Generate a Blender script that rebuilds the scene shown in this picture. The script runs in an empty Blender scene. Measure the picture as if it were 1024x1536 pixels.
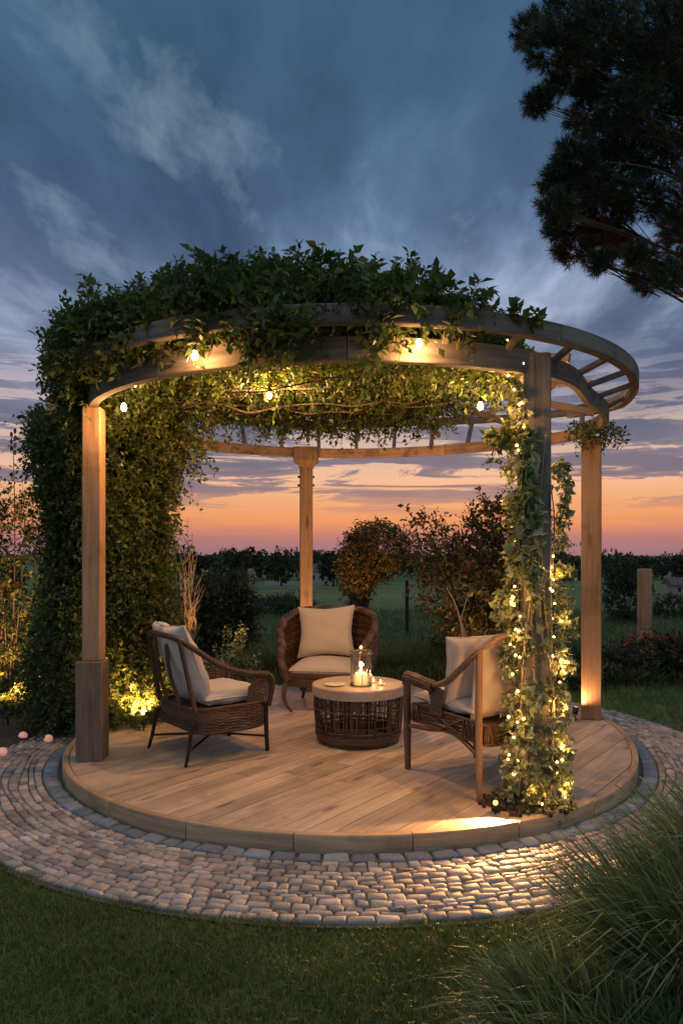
import bpy, math, random
import numpy as np
from mathutils import Vector, Matrix
random.seed(7)
RNG = np.random.default_rng(11)
PI = math.pi
scene = bpy.context.scene
COL = scene.collection
F = 1100.0; HZ = 832.0; CZ = 1.55            # photo pixels: focal length, horizon row; camera height
DC = Vector((0.06, 5.93, 0.0)); DZ = 0.10    # deck centre and deck top

def at(px, py, depth):
    return Vector(((px-512)/F*depth, depth, CZ-(py-HZ)/F*depth))

# ------------------------------------------------------------------ tags
def tag(o, label=None, cat=None, group=None, kind=None):
    if label: o['label'] = label
    if cat: o['category'] = cat
    if group: o['group'] = group
    if kind: o['kind'] = kind
    return o

def thing(name, label, cat, loc=(0, 0, 0), rz=0.0, group=None):
    o = bpy.data.objects.new(name, None)
    o.empty_display_size = 0.2
    COL.objects.link(o)
    o.location = loc; o.rotation_euler = (0, 0, rz)
    return tag(o, label, cat, group)

# ------------------------------------------------------------------ mesh builder
class MB:
    """collects geometry with a grain coordinate (gc) and a random value (rnd) per vertex"""
    def __init__(s): s.v = []; s.f = []; s.g = []; s.r = []; s.sm = []
    def add(s, vs, fs, gs=None, r=None, smooth=False):
        b = len(s.v); r = random.random() if r is None else r
        s.v += [tuple(p) for p in vs]
        s.g += [tuple(p) for p in (gs if gs is not None else vs)]
        s.r += [r]*len(vs)
        s.f += [tuple(i+b for i in f) for f in fs]
        s.sm += [smooth]*len(fs)
        return s
    def sweep(s, path, prof, up=(0, 0, 1), scale=None, closed=False, smooth=False, cap=True, r=None, gl=1.0, twist=0.0):
        """prof: list of (side, up) offsets; up None = parallel transport"""
        P = [Vector(p) for p in path]; n = len(P); m = len(prof)
        T = []
        for i in range(n):
            if closed: t = P[(i+1) % n]-P[i-1]
            else: t = P[min(i+1, n-1)]-P[max(i-1, 0)]
            T.append(t.normalized())
        if up is None:
            a = Vector((0, 0, 1)) if abs(T[0].z) < .9 else Vector((1, 0, 0))
            U = (a-T[0]*a.dot(T[0])).normalized(); US = [U]
            for i in range(1, n):
                U = (U-T[i]*U.dot(T[i])).normalized(); US.append(U)
        else:
            US = []
            for i in range(n):
                a = Vector(up(i/(n-1)) if callable(up) else up)
                US.append((a-T[i]*a.dot(T[i])).normalized())
        vs = []; gs = []; L = 0; rr = random.random()*20
        for i in range(n):
            if i: L += (P[i]-P[i-1]).length
            sc = scale(i/(n-1)) if scale else 1.0
            if not isinstance(sc, tuple): sc = (sc, sc)
            S = T[i].cross(US[i])
            for k, (a, b) in enumerate(prof):
                vs.append(P[i]+S*a*sc[0]+US[i]*b*sc[1])
                gs.append((L*gl+rr, a+rr, b))
        fs = []
        for i in range(n if closed else n-1):
            j = (i+1) % n
            for k in range(m):
                l = (k+1) % m
                fs.append((i*m+k, i*m+l, j*m+l, j*m+k))
        if cap and not closed:
            fs.append(tuple(range(m-1, -1, -1))); fs.append(tuple((n-1)*m+k for k in range(m)))
        return s.add(vs, fs, gs, r, smooth)
    def tube(s, path, rad, k=8, scale=None, closed=False, r=None, cap=True):
        pr = [(rad*math.cos(2*PI*i/k), rad*math.sin(2*PI*i/k)) for i in range(k)]
        return s.sweep(path, pr, None, scale, closed, k > 4, cap, r)
    def box(s, c, size, ax=None, bev=0.006, r=None, along=2):
        """bevelled box; grain along axis index `along`; ax = 3 local axes"""
        ax = ax or (Vector((1, 0, 0)), Vector((0, 1, 0)), Vector((0, 0, 1)))
        c = Vector(c); h = [x/2 for x in size]; bev = min(bev, min(h)*.8)
        o = [i for i in range(3) if i != along]
        a, b = h[o[0]], h[o[1]]; e = bev
        pr = [(a-e, -b), (a, -b+e), (a, b-e), (a-e, b), (-a+e, b), (-a, b-e), (-a, -b+e), (-a+e, -b)]
        vs = []; gs = []; rr = random.random()*20
        L = h[along]
        for z, k in ((-L, 1-e/min(a, b)), (-L+e, 1), (L-e, 1), (L, 1-e/min(a, b))):
            for (p, q) in pr:
                w = [0, 0, 0]; w[along] = z; w[o[0]] = p*k; w[o[1]] = q*k
                vs.append(c+ax[0]*w[0]+ax[1]*w[1]+ax[2]*w[2]); gs.append((z+rr, p+rr, q))
        fs = []
        for i in range(3):
            for k in range(8):
                l = (k+1) % 8; fs.append((i*8+k, i*8+l, i*8+8+l, i*8+8+k))
        fs.append(tuple(range(7, -1, -1))); fs.append(tuple(24+k for k in range(8)))
        return s.add(vs, fs, gs, r)
    def lathe(s, prof, c=(0, 0, 0), k=24, smooth=True, r=None, closed=False):
        c = Vector(c); vs = []; m = len(prof)
        for (rad, z) in prof:
            for i in range(k):
                a = 2*PI*i/k; vs.append(c+Vector((rad*math.cos(a), rad*math.sin(a), z)))
        fs = []
        for j in range(m if closed else m-1):
            jj = (j+1) % m
            for i in range(k):
                l = (i+1) % k; fs.append((j*k+i, j*k+l, jj*k+l, jj*k+i))
        if not closed:
            if prof[0][0] > 1e-6: fs.append(tuple(range(k-1, -1, -1)))
            if prof[-1][0] > 1e-6: fs.append(tuple((m-1)*k+i for i in range(k)))
        return s.add(vs, fs, None, r, smooth)
    def blob(s, c, rad, k=8, noise=0.0, r=None):
        c = Vector(c); rad = Vector(rad) if hasattr(rad, '__len__') else Vector((rad,)*3)
        vs = [c+Vector((0, 0, -rad.z))]; 
        for j in range(1, k):
            t = PI*j/k
            for i in range(2*k):
                a = PI*i/k; q = 1+random.uniform(-noise, noise)
                vs.append(c+Vector((rad.x*math.sin(t)*math.cos(a)*q, rad.y*math.sin(t)*math.sin(a)*q, -rad.z*math.cos(t)*q)))
        vs.append(c+Vector((0, 0, rad.z))); m = 2*k; fs = []
        for i in range(m): fs.append((0, 1+(i+1) % m, 1+i))
        for j in range(k-2):
            for i in range(m):
                l = (i+1) % m; fs.append((1+j*m+i, 1+j*m+l, 1+(j+1)*m+l, 1+(j+1)*m+i))
        e = len(vs)-1; b = 1+(k-2)*m
        for i in range(m): fs.append((b+i, b+(i+1) % m, e))
        return s.add(vs, fs, None, r, True)
    def build(s, name, mat, parent=None):
        me = bpy.data.meshes.new(name)
        me.from_pydata(s.v, [], s.f); me.update()
        a = me.attributes.new('gc', 'FLOAT_VECTOR', 'POINT')
        a.data.foreach_set('vector', np.array(s.g, dtype=np.float32).ravel())
        a = me.attributes.new('rnd', 'FLOAT', 'POINT')
        a.data.foreach_set('value', np.array(s.r, dtype=np.float32))
        me.polygons.foreach_set('use_smooth', s.sm)
        me.materials.append(mat)
        o = bpy.data.objects.new(name, me); COL.objects.link(o)
        if parent: o.parent = parent
        return o

def catmull(pts, k=8):
    P = [Vector(p) for p in pts]; P = [P[0]*2-P[1]]+P+[P[-1]*2-P[-2]]; out = []
    for i in range(1, len(P)-2):
        a, b, c, d = P[i-1:i+3]
        for q in range(k):
            t = q/k; out.append(.5*((2*b)+(c-a)*t+(2*a-5*b+4*c-d)*t*t+(3*b-a-3*c+d)*t**3))
    out.append(P[-2]); return out

def np_mesh(name, V, FA, mat, rnd=None, parent=None, smooth=False):
    """V (n,3); FA (m,k) same-size faces"""
    me = bpy.data.meshes.new(name)
    k = FA.shape[1]; m = FA.shape[0]
    me.vertices.add(len(V)); me.vertices.foreach_set('co', V.astype(np.float32).ravel())
    me.loops.add(m*k); me.loops.foreach_set('vertex_index', FA.astype(np.int32).ravel())
    me.polygons.add(m); me.polygons.foreach_set('loop_start', np.arange(0, m*k, k, dtype=np.int32))
    try: me.polygons.foreach_set('loop_total', np.full(m, k, dtype=np.int32))
    except Exception: pass
    if smooth: me.polygons.foreach_set('use_smooth', np.ones(m, dtype=bool))
    if rnd is not None:
        a = me.attributes.new('rnd', 'FLOAT', 'POINT'); a.data.foreach_set('value', rnd.astype(np.float32))
    me.update(calc_edges=True); me.validate()
    me.materials.append(mat)
    o = bpy.data.objects.new(name, me); COL.objects.link(o)
    if parent: o.parent = parent
    return o

# ------------------------------------------------------------------ materials
def new_mat(name):
    m = bpy.data.materials.new(name); m.use_nodes = True
    nt = m.node_tree; nt.nodes.clear()
    out = nt.nodes.new('ShaderNodeOutputMaterial')
    b = nt.nodes.new('ShaderNodeBsdfPrincipled'); nt.links.new(b.outputs[0], out.inputs[0])
    return m, nt, b, out
def N(nt, t, **kw):
    n = nt.nodes.new(t)
    for k, v in kw.items():
        if k.startswith('i_'): n.inputs[k[2:].replace('_', ' ')].default_value = v
        else: setattr(n, k, v)
    return n
def ramp(nt, stops, src=None, interp='LINEAR'):
    r = nt.nodes.new('ShaderNodeValToRGB'); e = r.color_ramp.elements; r.color_ramp.interpolation = interp
    while len(e) < len(stops): e.new(0.5)
    for i, (p, c) in enumerate(stops):
        e[i].position = p; e[i].color = (*c, 1) if len(c) == 3 else c
    if src: nt.links.new(src, r.inputs[0])
    return r
def mixc(nt, a, b, fac, mode='MIX'):
    m = nt.nodes.new('ShaderNodeMix'); m.data_type = 'RGBA'; m.blend_type = mode
    for sock, v in ((m.inputs[0], fac), (m.inputs[6], a), (m.inputs[7], b)):
        if hasattr(v, 'links'): nt.links.new(v, sock)
        elif isinstance(v, (int, float)): sock.default_value = v
        else: sock.default_value = (*v, 1)
    return m.outputs[2]
def attr(nt, name): return N(nt, 'ShaderNodeAttribute', attribute_name=name)
def math_(nt, op, a, b=None, c=None):
    m = nt.nodes.new('ShaderNodeMath'); m.operation = op
    for i, v in enumerate((a, b, c)):
        if v is None: continue
        if hasattr(v, 'links'): nt.links.new(v, m.inputs[i])
        else: m.inputs[i].default_value = v
    return m.outputs[0]
def mapping(nt, src, scale=(1, 1, 1), loc=(0, 0, 0), rot=(0, 0, 0)):
    m = nt.nodes.new('ShaderNodeMapping'); nt.links.new(src, m.inputs[0])
    m.inputs['Scale'].default_value = scale; m.inputs['Location'].default_value = loc; m.inputs['Rotation'].default_value = rot
    return m.outputs[0]
def noise(nt, src, scale, detail=4, rough=.55, dist=0.0):
    n = nt.nodes.new('ShaderNodeTexNoise'); nt.links.new(src, n.inputs['Vector'])
    n.inputs['Scale'].default_value = scale; n.inputs['Detail'].default_value = detail
    n.inputs['Roughness'].default_value = rough; n.inputs['Distortion'].default_value = dist
    return n.outputs['Fac']
def bump(nt, b, h, strength=.3, dist=.01):
    n = nt.nodes.new('ShaderNodeBump'); n.inputs['Strength'].default_value = strength; n.inputs['Distance'].default_value = dist
    nt.links.new(h, n.inputs['Height']); nt.links.new(n.outputs[0], b.inputs['Normal'])

def wood(name, dark, mid, light, rough=.6, var=.35, knots=True, bs=.25, cross=28):
    m, nt, b, out = new_mat(name)
    gc = attr(nt, 'gc').outputs['Vector']; rn = attr(nt, 'rnd').outputs['Fac']
    g1 = noise(nt, mapping(nt, gc, (1.6, cross, cross)), 1.0, 6, .6, .6)
    g2 = noise(nt, mapping(nt, gc, (5, 160, 160)), 1.0, 3, .6)
    g3 = noise(nt, mapping(nt, gc, (.9, 2.5, 2.5)), 1.3, 4, .6)
    f = math_(nt, 'ADD', math_(nt, 'MULTIPLY', g1, .7), math_(nt, 'MULTIPLY', g2, .3))
    c = ramp(nt, [(.32, dark), (.5, mid), (.68, light)], f).outputs[0]
    c = mixc(nt, c, ramp(nt, [(.3, (.55, .52, .5)), (.7, (1.15, 1.12, 1.1))], g3).outputs[0], .6, 'MULTIPLY')
    c = mixc(nt, c, ramp(nt, [(0, (1-var,)*3), (1, (1+var*.6, 1+var*.5, 1+var*.4))], rn).outputs[0], 1.0, 'MULTIPLY')
    if knots:
        vo = nt.nodes.new('ShaderNodeTexVoronoi'); nt.links.new(mapping(nt, gc, (1.1, 4.5, 4.5)), vo.inputs['Vector']); vo.inputs['Scale'].default_value = 1.2
        k = ramp(nt, [(.0, (.25, .16, .1)), (.07, (.45, .35, .28)), (.13, (1, 1, 1))], vo.outputs['Distance']).outputs[0]
        c = mixc(nt, c, k, .85, 'MULTIPLY')
    tc = nt.nodes.new('ShaderNodeTexCoord')
    st = noise(nt, tc.outputs['Object'], 2.3, 7, .68); fl = noise(nt, tc.outputs['Object'], 38, 3, .6)
    c = mixc(nt, c, ramp(nt, [(.36, (.66, .64, .62)), (.47, (1, 1, 1)), (.75, (1.1, 1.09, 1.08))], st).outputs[0], .7, 'MULTIPLY')
    c = mixc(nt, c, ramp(nt, [(.27, (.5, .48, .45)), (.34, (1, 1, 1))], fl).outputs[0], .7, 'MULTIPLY')
    nt.links.new(c, b.inputs['Base Color'])
    nt.links.new(ramp(nt, [(.3, (min(1, rough+.2),)*3), (.7, (rough-.08,)*3)], st).outputs[0], b.inputs['Roughness'])
    bump(nt, b, f, bs, .004)
    return m

def leafmat(name, stops, trans=.35, rough=.5, spec=.35):
    m, nt, b, out = new_mat(name)
    rn = attr(nt, 'rnd').outputs['Fac']
    c = ramp(nt, stops, rn).outputs[0]
    tc = nt.nodes.new('ShaderNodeTexCoord')
    n1 = noise(nt, tc.outputs['Object'], 1.7, 3)
    c = mixc(nt, c, ramp(nt, [(.35, (.6, .65, .6)), (.65, (1.25, 1.2, 1.05))], n1).outputs[0], .8, 'MULTIPLY')
    nt.links.new(c, b.inputs['Base Color']); b.inputs['Roughness'].default_value = rough
    b.inputs['Specular IOR Level'].default_value = spec
    t = nt.nodes.new('ShaderNodeBsdfTranslucent'); nt.links.new(mixc(nt, c, (1.3, 1.25, .5), 1.0, 'MULTIPLY'), t.inputs[0])
    mx = nt.nodes.new('ShaderNodeMixShader'); mx.inputs[0].default_value = trans
    nt.links.new(b.outputs[0], mx.inputs[1]); nt.links.new(t.outputs[0], mx.inputs[2]); nt.links.new(mx.outputs[0], out.inputs[0])
    return m

def plain(name, col, rough=.5, metal=0.0, nz=0.0, ns=20, bs=0.0, stretch=(1, 1, 1), emis=None, es=0.0):
    m, nt, b, out = new_mat(name)
    tc = nt.nodes.new('ShaderNodeTexCoord')
    n1 = noise(nt, mapping(nt, tc.outputs['Object'], stretch), ns, 5)
    lo = tuple(x*(1-nz) for x in col); hi = tuple(min(1, x*(1+nz)) for x in col)
    nt.links.new(ramp(nt, [(.3, lo), (.7, hi)], n1).outputs[0], b.inputs['Base Color'])
    b.inputs['Roughness'].default_value = rough; b.inputs['Metallic'].default_value = metal
    if bs: bump(nt, b, n1, bs, .01)
    if emis: b.inputs['Emission Color'].default_value = (*emis, 1); b.inputs['Emission Strength'].default_value = es
    return m

M = {}
M['oak'] = wood('oak', (.20, .115, .06), (.36, .225, .13), (.47, .31, .19), .6)
M['grey_wood'] = wood('grey_wood', (.11, .095, .08), (.205, .18, .155), (.30, .27, .235), .8, bs=.5)
M['brown_wood'] = wood('brown_wood', (.12, .085, .06), (.20, .15, .105), (.28, .215, .155), .8, bs=.5)
M['deck'] = wood('deck', (.34, .25, .18), (.50, .39, .29), (.60, .49, .38), .48, var=.26, bs=.2, cross=20)
M['rim'] = wood('rim', (.34, .21, .12), (.48, .33, .20), (.58, .43, .28), .6, var=.15)
M['wicker'] = wood('wicker', (.045, .022, .012), (.115, .06, .032), (.20, .115, .065), .42, var=.6, knots=False, bs=.3, cross=80)
M['rattan'] = wood('rattan', (.06, .032, .018), (.12, .068, .04), (.19, .115, .07), .4, var=.3, knots=False, cross=60)
M['rattan_dark'] = wood('rattan_dark', (.035, .02, .012), (.075, .042, .025), (.12, .07, .042), .4, var=.3, knots=False, cross=60)
M['rattan_light'] = wood('rattan_light', (.12, .07, .04), (.22, .14, .085), (.30, .20, .13), .42, var=.3, knots=False, cross=60)
M['metal'] = plain('dark_metal', (.035, .026, .02), .4, .7, .3, 30)
M['black'] = plain('black_metal', (.012, .012, .012), .45, .5, .2, 30)
def fabric(name, col):
    m, nt, b, out = new_mat(name)
    tc = nt.nodes.new('ShaderNodeTexCoord')
    big = noise(nt, tc.outputs['Object'], 5, 4)
    nt.links.new(ramp(nt, [(.3, tuple(x*.86 for x in col)), (.7, col)], big).outputs[0], b.inputs['Base Color'])
    w1 = nt.nodes.new('ShaderNodeTexWave'); w1.inputs['Scale'].default_value = 160; nt.links.new(tc.outputs['Object'], w1.inputs['Vector'])
    w2 = nt.nodes.new('ShaderNodeTexWave'); w2.bands_direction = 'Z'; w2.inputs['Scale'].default_value = 160; nt.links.new(tc.outputs['Object'], w2.inputs['Vector'])
    h = math_(nt, 'ADD', math_(nt, 'MULTIPLY', math_(nt, 'ADD', w1.outputs['Fac'], w2.outputs['Fac']), .04), big)
    bump(nt, b, h, .5, .03)
    b.inputs['Roughness'].default_value = .9; b.inputs['Sheen Weight'].default_value = .25
    return m
M['cream'] = fabric('cream_cloth', (.62, .52, .42))
M['greycloth'] = fabric('pale_grey_cloth', (.52, .50, .49))
M['tabletop'] = wood('pale_table', (.42, .31, .22), (.55, .43, .32), (.62, .50, .39), .4, var=.05, knots=False)
M['wax'] = plain('wax', (.85, .72, .5), .5, 0, .05, emis=(1, .55, .18), es=1.2)
M['flame'] = plain('flame', (1, .6, .2), .5, emis=(1, .50, .14), es=40)
M['bulb'] = plain('bulb_glow', (1, .7, .35), .4, emis=(1, .52, .17), es=45)
M['fairy'] = plain('fairy_glow', (1, .7, .3), .4, emis=(1, .56, .17), es=14)
M['lens'] = plain('lamp_lens', (1, .8, .5), .3, emis=(1, .5, .18), es=1.6)
M['pinkglow'] = plain('pink_glass', (.75, .42, .34), .3, emis=(1, .42, .30), es=.35)
M['wire'] = plain('wire', (.03, .02, .015), .6)
M['bark'] = plain('bark', (.07, .05, .035), .9, 0, .45, 18, .8, (1, 1, .25))
M['palebark'] = plain('pale_bark', (.30, .23, .16), .8, 0, .35, 18, .5, (1, 1, .25))
M['soil'] = plain('soil', (.045, .032, .022), .95, 0, .5, 40, .8)
def glassmat():
    m, nt, b, out = new_mat('clear_glass')
    b.inputs['Base Color'].default_value = (.95, .97, .96, 1); b.inputs['Roughness'].default_value = .03
    b.inputs['Transmission Weight'].default_value = 1; b.inputs['IOR'].default_value = 1.25
    tr = nt.nodes.new('ShaderNodeBsdfTransparent'); mx = nt.nodes.new('ShaderNodeMixShader'); mx.inputs[0].default_value = .5
    nt.links.new(b.outputs[0], mx.inputs[1]); nt.links.new(tr.outputs[0], mx.inputs[2]); nt.links.new(mx.outputs[0], out.inputs[0])
    return m
M['glass'] = glassmat()
M['vine'] = leafmat('vine_leaf', [(0, (.022, .045, .015)), (.4, (.055, .095, .028)), (.75, (.10, .15, .045)), (.92, (.17, .19, .06)), (1, (.26, .20, .09))])
M['hedge'] = leafmat('hedge_leaf', [(0, (.02, .04, .012)), (.5, (.045, .08, .02)), (1, (.12, .13, .03))])
M['ivy'] = leafmat('ivy_leaf', [(0, (.06, .10, .045)), (.4, (.20, .24, .145)), (.8, (.36, .41, .28)), (1, (.56, .59, .46))], .3)
M['needle'] = leafmat('pine_needle', [(0, (.014, .030, .018)), (.6, (.028, .052, .026)), (.9, (.045, .058, .026)), (1, (.07, .045, .022))], .08)
M['needle_rust'] = leafmat('pine_needle_rust', [(0, (.035, .03, .016)), (.6, (.07, .038, .018)), (1, (.11, .055, .025))], .1)
M['rust'] = leafmat('rust_leaf', [(0, (.05, .055, .018)), (.5, (.10, .085, .03)), (1, (.18, .11, .035))])
M['darkleaf'] = leafmat('dark_leaf', [(0, (.012, .025, .012)), (.6, (.028, .048, .02)), (1, (.055, .07, .03))], .2)
M['brownleaf'] = leafmat('brown_leaf', [(0, (.025, .032, .014)), (.6, (.055, .055, .024)), (1, (.11, .08, .035))], .3)
M['flower'] = leafmat('pink_petal', [(0, (.25, .05, .06)), (1, (.45, .12, .12))], .3)
M['grass'] = leafmat('grass_blade', [(0, (.05, .095, .025)), (.6, (.095, .16, .045)), (.93, (.14, .20, .065)), (1, (.28, .24, .13))], .25)
M['tallgrass'] = leafmat('tall_grass_blade', [(0, (.06, .10, .045)), (.5, (.13, .20, .09)), (.92, (.21, .28, .14)), (1, (.36, .30, .19))], .25)
M['seed'] = leafmat('seed_head', [(0, (.25, .15, .10)), (1, (.45, .30, .22))], .3)
M['fieldgrass'] = leafmat('field_grass', [(0, (.055, .09, .03)), (.7, (.095, .145, .05)), (1, (.15, .17, .08))], .2)

def ground_mat():
    m, nt, b, out = new_mat('ground')
    tc = nt.nodes.new('ShaderNodeTexCoord'); p = tc.outputs['Object']
    a = noise(nt, mapping(nt, p, (.02, .12, 1)), 1, 5, .6)
    f = noise(nt, p, 6, 6, .7)
    c1 = ramp(nt, [(.3, (.085, .12, .05)), (.5, (.12, .165, .07)), (.7, (.18, .21, .10))], a).outputs[0]
    c = mixc(nt, c1, ramp(nt, [(.3, (.5, .5, .5)), (.7, (1.3, 1.3, 1.2))], f).outputs[0], .8, 'MULTIPLY')
    nt.links.new(c, b.inputs['Base Color']); b.inputs['Roughness'].default_value = .95
    b.inputs['Specular IOR Level'].default_value = .1
    bump(nt, b, f, .8, .05)
    return m
M['ground'] = ground_mat()
def stone(name, stops):
    m, nt, b, out = new_mat(name)
    rn = attr(nt, 'rnd').outputs['Fac']; tc = nt.nodes.new('ShaderNodeTexCoord')
    c = ramp(nt, stops, rn).outputs[0]
    n1 = noise(nt, tc.outputs['Object'], 22, 6, .65); n2 = noise(nt, tc.outputs['Object'], 1.6, 3)
    c = mixc(nt, c, ramp(nt, [(.3, (.6, .6, .6)), (.7, (1.2, 1.18, 1.15))], n1).outputs[0], .8, 'MULTIPLY')
    c = mixc(nt, c, ramp(nt, [(.35, (.75, .78, .8)), (.65, (1.15, 1.1, 1.08))], n2).outputs[0], .8, 'MULTIPLY')
    nt.links.new(c, b.inputs['Base Color'])
    nt.links.new(ramp(nt, [(.3, (.62,)*3), (.7, (.92,)*3)], n1).outputs[0], b.inputs['Roughness'])
    bump(nt, b, n1, .6, .012)
    return m
M['sett'] = stone('sett_stone', [(0, (.19, .175, .17)), (.3, (.30, .28, .265)), (.6, (.40, .37, .35)), (.85, (.40, .33, .30)), (1, (.52, .48, .45))])
M['bluesett'] = stone('blue_sett_stone', [(0, (.10, .14, .19)), (.5, (.16, .21, .27)), (1, (.24, .30, .37))])
M['joint'] = plain('joint_sand', (.11, .10, .085), .95, 0, .4, 60, .6)
_nt = M['joint'].node_tree; _b = [n for n in _nt.nodes if n.type == 'BSDF_PRINCIPLED'][0]; _tc = _nt.nodes.new('ShaderNodeTexCoord')
_old = _b.inputs['Base Color'].links[0].from_socket
_nt.links.new(mixc(_nt, _old, (.05, .085, .025), ramp(_nt, [(.50, (0, 0, 0)), (.62, (.9,)*3)], noise(_nt, _tc.outputs['Object'], 3.5, 5, .7)).outputs[0]), _b.inputs['Base Color'])

# ------------------------------------------------------------------ foliage (vectorised)
def unit(a): return a/np.maximum(np.linalg.norm(a, axis=-1, keepdims=True), 1e-9)
def leaf_mesh(P, D, S, rnd, wide=.55, heart=False, fold=.25):
    """P roots, D directions, S lengths -> verts, quads ; leaf of two folded quads"""
    n = len(P); D = unit(D)
    A = unit(RNG.normal(size=(n, 3))); A[:, 2] += .9
    side = unit(np.cross(D, A)); nor = unit(np.cross(side, D))
    S = S[:, None]; w = wide*S*.5
    if heart:
        pts = [P, P-D*S*.12+side*w*.75+nor*fold*w, P+D*S*.25+side*w*1.05+nor*fold*w, P+D*S-nor*S*.12,
               P+D*S*.25-side*w*1.05+nor*fold*w, P-D*S*.12-side*w*.75+nor*fold*w, P+D*S*.35]
        fa = [(0, 1, 2, 6), (6, 2, 3, 3), (6, 3, 4, 4), (0, 6, 4, 5)]
        V = np.stack(pts, 1).reshape(-1, 3); k = 7
        fa = [(0, 1, 2), (0, 2, 6), (6, 2, 3), (6, 3, 4), (0, 6, 4), (0, 4, 5)]
    else:
        pts = [P, P+D*S*.45+side*w+nor*fold*w, P+D*S-nor*S*.1, P+D*S*.45-side*w+nor*fold*w]
        V = np.stack(pts, 1).reshape(-1, 3); k = 4
        fa = [(0, 1, 2), (0, 2, 3)]
    base = (np.arange(n)*k)[:, None, None]
    FA = (base+np.array(fa)[None]).reshape(-1, 3)
    return V, FA, np.repeat(rnd, k)
def sprigs(R, D, L, nl, leaf, droop=.3, spread=1.0, wide=.55, heart=False, jitter=.3, upb=0.0, rnd=None, fold=.3):
    """leafy shoots rooted at R along D (n,3), length L (n,), nl leaves each; returns leaf arrays and stem arrays"""
    n = len(R); D = unit(D)
    t = (np.arange(nl)+.6)/nl
    t = np.clip(t[None]+RNG.uniform(-.3/nl, .3/nl, (n, nl)), .05, 1.05)
    P = R[:, None]+D[:, None]*(t*L[:, None])[..., None]
    P[..., 2] -= droop*(t**2)*L[:, None]
    if not np.isscalar(droop): droop = droop[:, 0]
    A = unit(RNG.normal(size=(n, 3))); s = unit(np.cross(D, A)); q = np.cross(D, s)
    ang = np.arange(nl)[None]*2.4+RNG.uniform(0, 6.3, (n, 1))
    out = s[:, None]*np.cos(ang)[..., None]+q[:, None]*np.sin(ang)[..., None]
    LD = out*spread+D[:, None]*.6+RNG.normal(size=(n, nl, 3))*jitter; LD[..., 2] += upb
    S = leaf*RNG.uniform(.45, 1.3, (n, nl))*RNG.uniform(.7, 1.35, (n, 1))
    r0 = RNG.uniform(0, 1, n) if rnd is None else rnd
    rr = np.clip(r0[:, None]*.6+RNG.uniform(0, .4, (n, nl)), 0, 1)
    V, FA, rv = leaf_mesh(P.reshape(-1, 3), LD.reshape(-1, 3), S.ravel(), rr.ravel(), wide, heart, fold)
    # stems: 3-sided 3-ring tubes
    rad = .0022*(leaf/.05)
    rings = []
    for tt, k in ((0, 1.3), (.5, 1), (1, .5)):
        c = R+D*(tt*L)[:, None]; c = c.copy(); c[:, 2] -= droop*tt*tt*L
        for a in range(3):
            rings.append(c+s*math.cos(a*2.094)*rad*k+q*math.sin(a*2.094)*rad*k)
    SV = np.stack(rings, 1).reshape(-1, 3)
    fa = []
    for i in range(2):
        for a in range(3):
            b_ = (a+1) % 3
            fa += [(i*3+a, i*3+b_, i*3+3+b_), (i*3+a, i*3+3+b_, i*3+3+a)]
    SF = ((np.arange(n)*9)[:, None, None]+np.array(fa)[None]).reshape(-1, 3)
    return (V, FA, rv), (SV, SF, np.zeros(len(SV)))
def join(parts):
    V = []; FA = []; R = []; b = 0
    for v, f, r in parts:
        V.append(v); FA.append(f+b); R.append(r); b += len(v)
    return np.concatenate(V), np.concatenate(FA), np.concatenate(R)
def ell(n, c, r, shell=.6):
    """random points in an ellipsoid, biased to the shell; returns points and outward directions"""
    d = unit(RNG.normal(size=(n, 3))); rr = (shell**3+(1-shell**3)*RNG.uniform(0, 1, n))**(1/3)
    return np.array(c)+d*rr[:, None]*np.array(r), d

# ------------------------------------------------------------------ camera
cam = bpy.data.cameras.new('camera'); co = bpy.data.objects.new('camera', cam); COL.objects.link(co)
co.location = (0, 0, CZ); co.rotation_euler = (PI/2, 0, 0)
cam.lens = F/1536*36; cam.sensor_width = 36; cam.shift_y = 64/1536; cam.clip_end = 6000; cam.clip_start = .05
scene.camera = co
scene.view_settings.view_transform = 'Standard'; scene.view_settings.look = 'None'
scene.view_settings.exposure = 0; scene.view_settings.gamma = 1
scene.render.engine = 'CYCLES'
try:
    scene.cycles.sample_clamp_indirect = 4; scene.cycles.max_bounces = 6; scene.cycles.transparent_max_bounces = 12
except Exception: pass

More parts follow.
